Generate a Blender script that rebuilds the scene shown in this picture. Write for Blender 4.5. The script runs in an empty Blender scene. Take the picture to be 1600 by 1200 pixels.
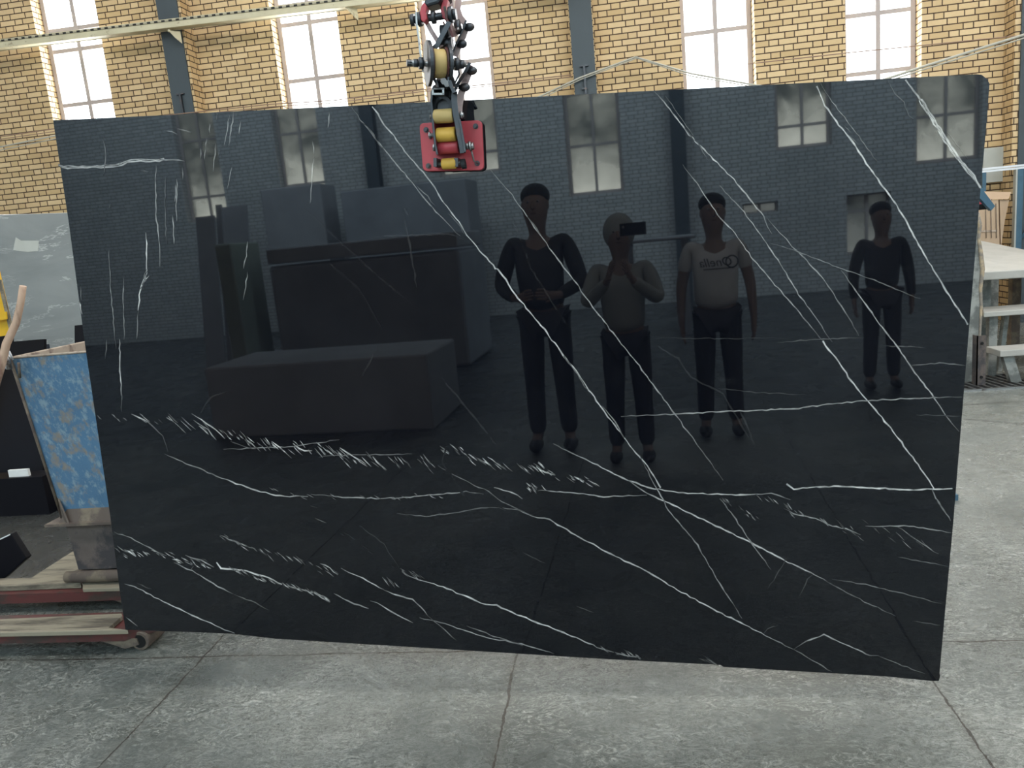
import bpy, bmesh, math, random
import numpy as np
from mathutils import Vector, Matrix
random.seed(7)
S = bpy.context.scene
COL = S.collection

# ---------------------------------------------------------------- camera
CAM_H = 1.5
FPX = 1202.0
CAMR = np.array([[0.9883438336801744, -0.06698113330663832, -0.1367113536153239],
                 [0.12148386284529186, -0.1942074937325818, 0.9734090201175947],
                 [-0.09175040868880158, -0.9786710260138836, -0.1838066520732325]])
cd = bpy.data.cameras.new('camera'); cam = bpy.data.objects.new('camera', cd); COL.objects.link(cam)
cd.sensor_fit = 'HORIZONTAL'; cd.sensor_width = 36.0; cd.lens = FPX / 1600 * 36
cd.clip_start = 0.02; cd.clip_end = 200
M4 = Matrix([[CAMR[0][0], -CAMR[0][1], -CAMR[0][2], 0], [CAMR[1][0], -CAMR[1][1], -CAMR[1][2], 0],
             [CAMR[2][0], -CAMR[2][1], -CAMR[2][2], CAM_H], [0, 0, 0, 1]])
cam.matrix_world = M4
S.camera = cam

# ---------------------------------------------------------------- colour management, sky
S.view_settings.view_transform = 'Standard'; S.view_settings.look = 'None'
S.view_settings.exposure = 0.55; S.view_settings.gamma = 1.0
S.view_settings.use_curve_mapping = False
S.cycles.use_denoising = True
S.cycles.max_bounces = 8; S.cycles.diffuse_bounces = 4; S.cycles.glossy_bounces = 4
S.cycles.transparent_max_bounces = 16
S.cycles.sample_clamp_indirect = 6.0
W = bpy.data.worlds.new('sky'); S.world = W; W.use_nodes = True
bg = W.node_tree.nodes['Background']; bg.inputs[0].default_value = (0.93, 0.97, 1.0, 1); bg.inputs[1].default_value = 4.5


def area(name, loc, rot, sx, sy, rad, colr=(1, 1, 1)):
    l = bpy.data.lights.new(name, 'AREA'); l.shape = 'RECTANGLE'; l.size = sx; l.size_y = sy
    l.energy = rad * math.pi * sx * sy; l.color = colr
    o = bpy.data.objects.new(name, l); COL.objects.link(o); o.location = loc; o.rotation_euler = rot
    return o


R90 = math.radians(90)
FRONT_Y, BACK_Y = 10.0, -10.6
LEFT_X, RIGHT_X, CEIL_Z = -13.0, 12.5, 8.6
# front windows: x0, x1 (per bay of 5.2 m, two windows)
FWIN = [(-9.35, -8.47), (-7.27, -6.37), (-4.04, -3.17), (-2.17, -1.27), (1.02, 1.87), (2.89, 3.73), (6.2, 7.05), (8.1, 8.95)]
SILL, HEAD = 2.6, 6.6
# daylight in the front windows (bright overcast sky just outside the openings)
for x0, x1 in FWIN:
    area('daylight_window', ((x0 + x1) / 2, FRONT_Y + 0.42, (SILL + HEAD) / 2), (-R90, 0, 0), x1 - x0 + .3, HEAD - SILL + .3, 6.5, (0.97, 0.985, 1.0))
# unseen overhead fill lamps, added to raise the light in the hall
FILL_XY = [(-8.6, 5.2), (-2.6, 5.2), (3.4, 5.2), (9.0, 5.2)]
for (x, y) in FILL_XY:
    area('added_roof_fill', (x, y, CEIL_Z - 0.12), (0, 0, 0), 1.7, 8.0, {-8.6: 1.2, -2.6: 2.0, 3.4: 2.6, 9.0: 3.0}[x], (0.97, 0.98, 1.0))
    # unseen tilted fill lamp, added to brighten the window wall
    area('added_wall_fill', (x, .3, CEIL_Z - .75), (math.radians(62), 0, 0), 4.4, 1.5, {-8.6: 3.5, -2.6: 7.0, 3.4: 8.0, 9.0: 8.5}[x], (1.0, .985, .95))
    area('added_wall_fill', (x, -4.6, CEIL_Z - .75), (-math.radians(66), 0, 0), 4.4, 1.5, 36.0, (.64, .86, 1.0))  # unseen fill lamp added to brighten the rear wall mirrored in the slab
    area('added_roof_fill', (x, -7.9, CEIL_Z - 0.12), (0, 0, 0), 1.7, 4.4, 6.0, (0.74, 0.90, 1.0))


# ---------------------------------------------------------------- pixel <-> place helpers (photo 1600x1200)
def _ray(px, py): return CAMR @ np.array([(px - 800) / FPX, (py - 600) / FPX, 1.0])
CO = np.array([0, 0, CAM_H])
def at(px, py, Y):
    d = _ray(px, py); return Vector(CO + d * (Y / d[1]))
def flr(px, py, z=0.0):
    d = _ray(px, py); return Vector(CO + d * ((z - CAM_H) / d[2]))
SP = np.array([[-1.6889, 2.3239, 1.9976], [1.0031, 2.2411, 1.8063], [0.8992, 2.2461, 0.0777], [-1.7928, 2.3289, 0.269]])
SN = np.array([0.03082807, 0.99952415, 0.00105088])
def onslab(px, py, off=0.0):
    d = _ray(px, py); t = np.dot(SP[0] - off * SN - CO, SN) / np.dot(d, SN); return Vector(CO + t * d)
def mir(px, py, Y):
    Q = np.array(onslab(px, py)); d = Q - CO; d = d - 2 * np.dot(d, SN) * SN
    return Vector(Q + d * ((Y - Q[1]) / d[1]))


# ---------------------------------------------------------------- materials
class NT:
    def __init__(s, name):
        s.m = bpy.data.materials.new(name); s.m.use_nodes = True; s.t = s.m.node_tree
        s.b = s.t.nodes['Principled BSDF']; s.out = s.t.nodes['Material Output']
    def n(s, typ, **kw):
        x = s.t.nodes.new(typ)
        for k, v in kw.items(): setattr(x, k, v)
        return x
    def link(s, a, b): s.t.links.new(a, b)
    def _in(s, sock, v):
        if v is None: return
        if hasattr(v, 'is_linked') or hasattr(v, 'links'): s.link(v, sock)
        else: sock.default_value = v
    def math(s, op, a, b=None, c=None, clamp=False):
        x = s.n('ShaderNodeMath', operation=op, use_clamp=clamp)
        s._in(x.inputs[0], a); s._in(x.inputs[1], b); s._in(x.inputs[2], c)
        return x.outputs[0]
    def mix(s, f, a, b, mode='MIX'):
        x = s.n('ShaderNodeMix', data_type='RGBA', blend_type=mode)
        s._in(x.inputs[0], f)
        for i, v in ((6, a), (7, b)):
            if isinstance(v, tuple): v = (*v[:3], 1)
            s._in(x.inputs[i], v)
        return x.outputs[2]
    def noise(s, scale, detail=4, rough=0.55, vec=None, dist=0.0):
        x = s.n('ShaderNodeTexNoise'); x.inputs['Scale'].default_value = scale; x.inputs['Detail'].default_value = detail
        x.inputs['Roughness'].default_value = rough; x.inputs['Distortion'].default_value = dist
        if vec is not None: s.link(vec, x.inputs['Vector'])
        return x.outputs['Fac']
    def ramp(s, f, *stops):
        x = s.n('ShaderNodeValToRGB'); e = x.color_ramp.elements
        while len(e) < len(stops): e.new(0.5)
        for i, (p, c) in enumerate(stops):
            e[i].position = p; e[i].color = (c, c, c, 1) if not isinstance(c, tuple) else (*c[:3], 1)
        s.link(f, x.inputs[0]); return x.outputs[0]
    def pos(s): return s.n('ShaderNodeNewGeometry').outputs['Position']
    def obj(s): return s.n('ShaderNodeTexCoord').outputs['Object']
    def scale(s, v, sc):
        x = s.n('ShaderNodeMapping'); s.link(v, x.inputs[0]); x.inputs['Scale'].default_value = sc; return x.outputs[0]
    def bump(s, h, strength=0.3, dist=0.01):
        x = s.n('ShaderNodeBump'); x.inputs['Strength'].default_value = strength; x.inputs['Distance'].default_value = dist
        s.link(h, x.inputs['Height']); s.link(x.outputs[0], s.b.inputs['Normal'])
    def set(s, **kw):
        nm = {'color': 'Base Color', 'rough': 'Roughness', 'metal': 'Metallic', 'ior': 'IOR', 'spec': 'Specular IOR Level', 'alpha': 'Alpha', 'coat': 'Coat Weight', 'trans': 'Transmission Weight'}
        for k, v in kw.items():
            if isinstance(v, tuple): v = (*v[:3], 1)
            s._in(s.b.inputs[nm[k]], v)
        return s


def simple(name, c, rough=0.6, metal=0.0, var=0.15, scale=12.0, bump=0.0, spec=0.5):
    t = NT(name); v = t.obj(); f = t.noise(scale, 5, .6, v)
    lo = tuple(x * (1 - var) for x in c); hi = tuple(min(1, x * (1 + var)) for x in c)
    t.set(color=t.mix(f, lo, hi), rough=rough, metal=metal, spec=spec)
    if bump: t.bump(t.noise(scale * 6, 4, .6, v), bump, 0.004)
    return t.m


def worn(name, c, rust, amount=0.5, rough=0.55, metal=0.0, scale=9.0, edge=.06, bump=.3, streak=(1, 1, 1), third=None):
    """paint worn through to rust / primer / dirt"""
    t = NT(name); v = t.scale(t.obj(), streak)
    f = t.ramp(t.noise(scale, 8, .68, v), (amount - edge, 0.0), (amount + edge, 1.0))
    base = t.mix(t.noise(scale * .4, 4, .6, v), tuple(x * .75 for x in c), tuple(min(1, x * 1.25) for x in c))
    if third:
        g = t.ramp(t.noise(scale * 2.3, 9, .75, t.scale(v, (1.3, .9, 1.1))), (.5, 0), (.6, 1))
        base = t.mix(t.math('MULTIPLY', g, .8), base, third)
    r = t.mix(t.noise(scale * 3, 4, .6, v), tuple(x * .6 for x in rust), rust)
    t.set(color=t.mix(f, base, r), rough=rough, metal=metal)
    t.bump(t.noise(scale * 4, 6, .65, v), bump, .004)
    return t.m


def brick(name, c1, c2, mortar, dirt=(.2, .15, .1), dirtamt=.25):
    t = NT(name); g = t.n('ShaderNodeNewGeometry')
    sp = t.n('ShaderNodeSeparateXYZ'); t.link(g.outputs['Position'], sp.inputs[0])
    sn = t.n('ShaderNodeSeparateXYZ'); t.link(g.outputs['True Normal'], sn.inputs[0])
    side = t.math('GREATER_THAN', t.math('ABSOLUTE', sn.outputs[0]), 0.5)
    u = t.math('ADD', t.math('MULTIPLY', sp.outputs[0], t.math('SUBTRACT', 1.0, side)), t.math('MULTIPLY', sp.outputs[1], side))
    z = sp.outputs[2]
    CH, PER = 0.0705, 0.33
    zr = t.math('DIVIDE', z, CH); row = t.math('FLOOR', zr); fz = t.math('SUBTRACT', zr, row)
    wob = t.math('MULTIPLY', t.math('SUBTRACT', t.noise(1.4, 2, .5, g.outputs['Position']), .5), .018)
    uu = t.math('ADD', t.math('DIVIDE', t.math('ADD', u, wob), PER), t.math('MULTIPLY', row, 0.5))
    uu = t.math('ADD', uu, t.math('MULTIPLY', t.math('SINE', t.math('MULTIPLY', row, 2.1)), .035))
    fu0 = t.math('FLOOR', uu); fu = t.math('SUBTRACT', uu, fu0)
    head = t.math('GREATER_THAN', fu, .6667)
    d = t.math('MINIMUM', t.math('MINIMUM', fu, t.math('SUBTRACT', 1.0, fu)), t.math('ABSOLUTE', t.math('SUBTRACT', fu, .6667)))
    d = t.math('MULTIPLY', d, PER)
    dz = t.math('MULTIPLY', t.math('MINIMUM', fz, t.math('SUBTRACT', 1.0, fz)), CH)
    dd = t.math('MINIMUM', d, dz)
    dd = t.math('ADD', dd, t.math('MULTIPLY', t.math('SUBTRACT', t.noise(60, 3, .6, g.outputs['Position']), .5), .003))
    mm = t.n('ShaderNodeMapRange'); mm.inputs[1].default_value = .0048; mm.inputs[2].default_value = .0072
    mm.inputs[3].default_value = 1; mm.inputs[4].default_value = 0; t.link(dd, mm.inputs[0])
    cv = t.n('ShaderNodeCombineXYZ'); t.link(fu0, cv.inputs[0]); t.link(row, cv.inputs[1]); t.link(head, cv.inputs[2])
    wn = t.n('ShaderNodeTexWhiteNoise', noise_dimensions='3D'); t.link(cv.outputs[0], wn.inputs[0])
    face = t.mix(wn.outputs['Value'], c1, c2)
    face = t.mix(t.math('MULTIPLY', t.noise(35, 5, .7, g.outputs['Position']), .35), face, tuple(x * .62 for x in c1))
    big = t.ramp(t.noise(.55, 4, .6, g.outputs['Position']), (.5, 0.0), (.75, 1.0))
    face = t.mix(t.math('MULTIPLY', big, dirtamt), face, dirt)
    t.set(color=t.mix(mm.outputs[0], face, mortar), rough=.85)
    t.bump(t.math('SUBTRACT', 1.0, mm.outputs[0]), .6, .006)
    return t.m


MAT = {}
MAT['brick'] = brick('yellow_brick', (.62, .44, .225), (.80, .60, .345), (.065, .037, .022), (.40, .25, .15), .35)
MAT['brick_back'] = brick('grey_brick', (.50, .51, .50), (.62, .62, .60), (.2, .19, .18), (.3, .3, .3), .4)
MAT['plaster'] = simple('plaster', (.42, .42, .40), .9, scale=3)
MAT['roof'] = simple('roof_sheet', (.30, .31, .32), .7, scale=2)
MAT['skylight'] = simple('skylight_sheet', (.8, .82, .84), .5, scale=2, var=.05)
MAT['column'] = worn('column_paint', (.055, .072, .082), (.09, .05, .035), .68, .6, scale=5, streak=(1, 1, .5))
MAT['frame'] = simple('window_frame_paint', (.42, .37, .35), .6, scale=6)
MAT['tray'] = worn('cable_tray_paint', (.62, .56, .38), (.35, .28, .17), .66, .6, scale=8, bump=.1)
MAT['wire'] = simple('wire_grey', (.45, .43, .36), .5)
MAT['wire_red'] = simple('wire_brown', (.30, .19, .13), .6)
MAT['red'] = worn('red_paint', (.52, .065, .08), (.20, .14, .12), .69, .42, scale=11, bump=.15)
MAT['darkred'] = worn('fork_red', (.11, .030, .027), (.07, .045, .036), .53, .6, scale=10, streak=(.5, 1, 1))
MAT['yellow'] = worn('roller_yellow', (.72, .42, .07), (.45, .26, .08), .66, .5, scale=14, bump=.1)
MAT['pale_yellow'] = worn('roller_pale', (.60, .42, .16), (.36, .26, .13), .62, .6, scale=12, bump=.1)
MAT['steel'] = worn('dark_steel', (.075, .08, .088), (.20, .14, .12), .62, .38, .7, scale=14, bump=.2)
MAT['bright_steel'] = worn('worn_steel', (.42, .42, .42), (.16, .12, .10), .58, .32, .9, scale=20, bump=.15)
MAT['pink'] = worn('glare_paled_red_arm', (.60, .44, .41), (.32, .2, .19), .58, .6, scale=12, bump=.2)  # red paled in its colour to carry the glare; flecks are wear
MAT['rubber'] = simple('black_rubber', (.02, .02, .022), .7)
MAT['blue'] = worn('hopper_blue', (.10, .215, .35), (.36, .32, .27), .575, .65, scale=12, edge=.05, bump=.5, third=(.30, .40, .46), streak=(1, 1, .7))
MAT['dirt_steel'] = worn('dusty_steel', (.05, .045, .048), (.15, .12, .105), .5, .75, scale=8)
MAT['flange'] = worn('rusty_flange', (.11, .085, .07), (.25, .20, .145), .52, .8, scale=9)
MAT['inside'] = worn('mortar_crusted_steel', (.46, .37, .29), (.26, .19, .15), .56, .9, scale=15, bump=.5, streak=(1, 1, .4))
MAT['rail_blue'] = simple('railing_blue', (.05, .115, .17), .45, scale=10, var=.3)
MAT['rail_white'] = simple('railing_white', (.72, .75, .78), .4)
MAT['yellowpaint'] = worn('machine_yellow', (.72, .42, .02), (.35, .22, .06), .70, .5, scale=6)
MAT['wood_pole'] = worn('worn_pole_wood', (.50, .34, .24), (.28, .16, .11), .55, .7, scale=14, streak=(1, 1, .12))
MAT['plank'] = worn('dusty_plank', (.27, .235, .17), (.12, .10, .075), .56, .85, scale=7, streak=(.25, 2, 1))
MAT['cardboard'] = simple('cardboard', (.47, .34, .23), .9, scale=5, var=.2)
MAT['stone_top'] = simple('pale_stone', (.42, .41, .375), .7, scale=4, var=.25, bump=.2)
MAT['stone_rough'] = worn('rough_slab', (.30, .31, .29), (.16, .17, .16), .5, .8, scale=5)
MAT['stone_edge'] = worn('rough_broken_edge', (.46, .36, .24), (.30, .27, .23), .5, .9, scale=12, bump=.8)
MAT['panel'] = simple('grey_panel', (.43, .44, .40), .8, scale=5)
MAT['black_stone'] = simple('black_stone', (.007, .007, .010), .5, scale=4, spec=.15)
MAT['block_grey'] = simple('stone_block_grey', (.34, .34, .35), .8, scale=2, var=.35)
MAT['block_green'] = simple('stone_block_green', (.30, .33, .27), .8, scale=2, var=.4)
MAT['block_dark'] = simple('stone_block_dark', (.30, .31, .33), .8, scale=2, var=.4)
MAT['white'] = simple('flat_white', (.8, .8, .78), .7)  # for the gap daylight plate and the offcut's white edge
MAT['skin'] = simple('skin', (.30, .21, .17), .55, var=.06)
MAT['hair'] = simple('black_hair', (.012, .011, .011), .6)
MAT['jacket'] = simple('dark_jacket', (.05, .054, .06), .85)
MAT['hoodie'] = simple('grey_hoodie', (.36, .38, .36), .9)
MAT['tshirt'] = simple('light_tshirt', (.70, .70, .70), .9, var=.06)
MAT['trousers'] = simple('dark_trousers', (.06, .062, .07), .9)
MAT['shoe'] = simple('black_shoe', (.02, .02, .02), .5)
MAT['print'] = simple('dark_print', (.06, .08, .09), .9)
MAT['phone'] = simple('black_phone', (.01, .01, .01), .3)
MAT['hole'] = simple('hole_and_part_black', (.006, .006, .006), .9)  # flat black: dark of openings painted in, also small black parts


def m_floor():
    t = NT('concrete_floor'); p = t.pos()
    sp = t.n('ShaderNodeSeparateXYZ'); t.link(p, sp.inputs[0]); x, y = sp.outputs[0], sp.outputs[1]
    big = t.noise(.55, 5, .6, p); mid = t.noise(3.2, 7, .65, p, 0.6)
    c = t.mix(t.ramp(big, (.36, 0), (.62, 1)), (.042, .052, .046), (.185, .192, .168))
    c = t.mix(t.math('MULTIPLY', t.ramp(mid, (.42, 0), (.62, 1)), .55), c, (.08, .095, .09))
    # trowel marks: stretched, warped noise drawn as thin pale and dark scratches
    s1 = t.noise(9, 8, .72, t.scale(p, (1, 2.6, 1)), 1.8)
    s2 = t.noise(14, 8, .75, t.scale(p, (2.2, 1, 1)), 2.2)
    pale = t.ramp(t.math('ABSOLUTE', t.math('SUBTRACT', s1, .5)), (0, 1.0), (.034, 0.0))
    pale2 = t.ramp(t.math('ABSOLUTE', t.math('SUBTRACT', s2, .52)), (0, 1.0), (.026, 0.0))
    patch = t.ramp(t.noise(1.5, 4, .6, p), (.38, .1), (.62, 1))
    c = t.mix(t.math('MULTIPLY', t.math('MULTIPLY', t.math('MAXIMUM', pale, pale2), patch), .85), c, (.34, .35, .325))
    s3 = t.noise(16, 10, .82, t.scale(p, (1, 1.7, 1)), 3.2)
    c = t.mix(t.math('MULTIPLY', t.math('MULTIPLY', t.ramp(s3, (.50, 0), (.62, 1)), t.ramp(t.noise(2.3, 5, .65, p), (.36, 0), (.58, 1))), .9), c, (.47, .475, .43))
    c = t.mix(t.math('MULTIPLY', t.math('MULTIPLY', t.ramp(s3, (.36, 1), (.46, 0)), t.ramp(t.noise(2.9, 5, .65, p), (.36, 0), (.58, 1))), .85), c, (.04, .05, .044))
    speck = t.ramp(t.noise(42, 3, .6, p), (.70, 0), (.73, 1))
    c = t.mix(t.math('MULTIPLY', speck, .5), c, (.6, .6, .56))
    dk = t.ramp(t.noise(26, 4, .65, p), (.285, 1), (.315, 0))
    c = t.mix(t.math('MULTIPLY', dk, .6), c, (.06, .065, .06))
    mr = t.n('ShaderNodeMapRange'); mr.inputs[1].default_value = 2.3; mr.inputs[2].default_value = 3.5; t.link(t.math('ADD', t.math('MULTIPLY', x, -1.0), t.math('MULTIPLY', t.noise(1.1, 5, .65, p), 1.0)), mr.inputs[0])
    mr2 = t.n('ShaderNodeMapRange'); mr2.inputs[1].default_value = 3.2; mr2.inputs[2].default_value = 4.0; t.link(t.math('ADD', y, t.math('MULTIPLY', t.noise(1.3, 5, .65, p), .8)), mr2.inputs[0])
    c = t.mix(t.math('MULTIPLY', t.math('MULTIPLY', mr.outputs[0], mr2.outputs[0]), .85), c, (.022, .023, .023))  # shade around rack and hopper put into the floor colour
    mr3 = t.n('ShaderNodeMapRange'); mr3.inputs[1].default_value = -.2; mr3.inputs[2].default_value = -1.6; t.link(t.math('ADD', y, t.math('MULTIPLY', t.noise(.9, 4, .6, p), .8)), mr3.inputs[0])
    c = t.mix(t.math('MULTIPLY', mr3.outputs[0], .88), c, (.026, .028, .031))  # shade put into the floor colour behind the camera, for a dark reflection
    # cast joints with broken edges
    w1 = t.math('MULTIPLY', t.math('SUBTRACT', t.noise(4, 6, .7, p), .5), .045)
    best = None
    for v, vals in ((x, (-4.6, -1.69, -.435, .925, 3.6, 6.2)), (y, (-4.2, -.9, 2.6, 5.9))):
        for x0 in vals:
            d = t.math('ABSOLUTE', t.math('SUBTRACT', t.math('ADD', v, w1), x0))
            best = d if best is None else t.math('MINIMUM', best, d)
    # one diagonal crack to the right of the hanging slab
    dg = t.math('ABSOLUTE', t.math('ADD', t.math('MULTIPLY', t.math('SUBTRACT', y, 5.2), .80), t.math('MULTIPLY', t.math('SUBTRACT', x, 2.75), .6)))
    dg = t.math('ADD', dg, t.math('MULTIPLY', w1, .8))
    wid = t.math('MULTIPLY', t.ramp(t.noise(7, 5, .7, p), (.35, .25), (.7, 1)), .0060)
    j = t.math('LESS_THAN', best, wid)
    j2 = t.math('LESS_THAN', t.math('ABSOLUTE', dg), .006)
    halo = t.ramp(best, (0, 1), (.045, 0))
    c = t.mix(t.math('MULTIPLY', halo, .35), c, (.13, .13, .11))
    jj = t.math('MAXIMUM', j, j2)
    c = t.mix(t.math('MULTIPLY', jj, .9), c, (.03, .025, .02))
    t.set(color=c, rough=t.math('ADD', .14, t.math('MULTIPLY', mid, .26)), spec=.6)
    h = t.math('SUBTRACT', t.math('MULTIPLY', t.math('ADD', s1, s2), .5), t.math('MULTIPLY', jj, 2.0))
    t.bump(t.math('ADD', h, t.math('MULTIPLY', s3, .9)), .6, .007)
    return t.m
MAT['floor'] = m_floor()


def m_slab():
    t = NT('polished_black_marble'); p = t.obj()
    at_ = t.n('ShaderNodeAttribute', attribute_name='vein'); v = at_.outputs['Fac']
    cloud = t.ramp(t.noise(1.6, 6, .62, p, .8), (.45, 0), (.75, 1))
    base = t.mix(cloud, (.0024, .0030, .0056), (.0062, .0068, .0100))
    # faint ghost veins, stretched down the diagonal
    mp = t.n('ShaderNodeMapping'); t.link(p, mp.inputs[0]); mp.inputs['Rotation'].default_value = (0, math.radians(-35), 0); mp.inputs['Scale'].default_value = (.7, 1, 2.3)
    g1 = t.noise(1.7, 6, .6, mp.outputs[0], 1.2)
    gl = t.ramp(t.math('ABSOLUTE', t.math('SUBTRACT', g1, .5)), (0, 1.0), (.008, 0.0))
    gm = t.ramp(t.noise(2.2, 4, .6, p), (.46, 0), (.66, 1))
    base = t.mix(t.math('MULTIPLY', t.math('MULTIPLY', gl, gm), .10), base, (.10, .10, .10))
    grain = t.noise(90, 3, .6, p)
    vv = t.math('MULTIPLY', v, t.ramp(grain, (.25, .75), (.6, 1)), clamp=True)
    t.set(color=t.mix(vv, base, (.92, .88, .83)), rough=.42, ior=1.2, spec=.1)
    t.b.inputs['Coat Weight'].default_value = 1.0; t.b.inputs['Coat Roughness'].default_value = .02; t.b.inputs['Coat IOR'].default_value = 1.55
    return t.m
MAT['slab'] = m_slab()


def m_greymarble():
    t = NT('grey_marble'); p = t.pos()
    n = t.noise(1.5, 7, .6, t.scale(p, (.7, 1, 1.8)), 1.0)
    c = t.mix(n, (.14, .155, .155), (.30, .315, .305))
    l = t.ramp(t.math('ABSOLUTE', t.math('SUBTRACT', t.noise(1.7, 7, .65, t.scale(p, (.4, 1, 2.2)), .7), .5)), (0, 1.0), (.012, 0.0))
    m = t.ramp(t.noise(1.3, 3, .6, p), (.36, 0), (.55, 1))
    t.set(color=t.mix(t.math('MULTIPLY', t.math('MULTIPLY', l, m), .8), c, (.50, .51, .49)), rough=.35)
    return t.m
MAT['greymarble'] = m_greymarble()


def m_glass():
    t = NT('dirty_glass'); p = t.pos()
    f = t.ramp(t.noise(1.5, 6, .62, p, .6), (.36, .62), (.66, .96))
    zo = t.n('ShaderNodeSeparateXYZ'); t.link(t.obj(), zo.inputs[0]); pane_fade = t.ramp(t.math('ADD', t.math('MULTIPLY', zo.outputs[2], .5), t.math('MULTIPLY', t.noise(3.0, 4, .6, p), .25)), (.16, .40), (.62, 1.0)); f = t.math('MULTIPLY', f, pane_fade)  # more opaque with height, so the lower panes come out brighter
    tr = t.n('ShaderNodeBsdfTransparent'); tr.inputs[0].default_value = (.8, .82, .78, 1)
    tl = t.n('ShaderNodeBsdfTranslucent'); tl.inputs[0].default_value = (.22, .24, .23, 1)
    df = t.n('ShaderNodeBsdfDiffuse'); df.inputs[0].default_value = (.34, .34, .31, 1)
    m1 = t.n('ShaderNodeMixShader'); m1.inputs[0].default_value = .35
    t.link(tl.outputs[0], m1.inputs[1]); t.link(df.outputs[0], m1.inputs[2])
    m2 = t.n('ShaderNodeMixShader'); t.link(f, m2.inputs[0]); t.link(tr.outputs[0], m2.inputs[1]); t.link(m1.outputs[0], m2.inputs[2])
    t.link(m2.outputs[0], t.out.inputs[0]); return t.m
MAT['glass_dirty'] = m_glass()


def m_clear():
    t = NT('clear_glass')
    tr = t.n('ShaderNodeBsdfTransparent'); tr.inputs[0].default_value = (.97, .98, .98, 1)
    gl = t.n('ShaderNodeBsdfGlossy'); gl.inputs['Roughness'].default_value = .05
    m = t.n('ShaderNodeMixShader'); m.inputs[0].default_value = .05
    t.link(tr.outputs[0], m.inputs[1]); t.link(gl.outputs[0], m.inputs[2]); t.link(m.outputs[0], t.out.inputs[0]); return t.m
MAT['glass'] = m_clear()


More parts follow.
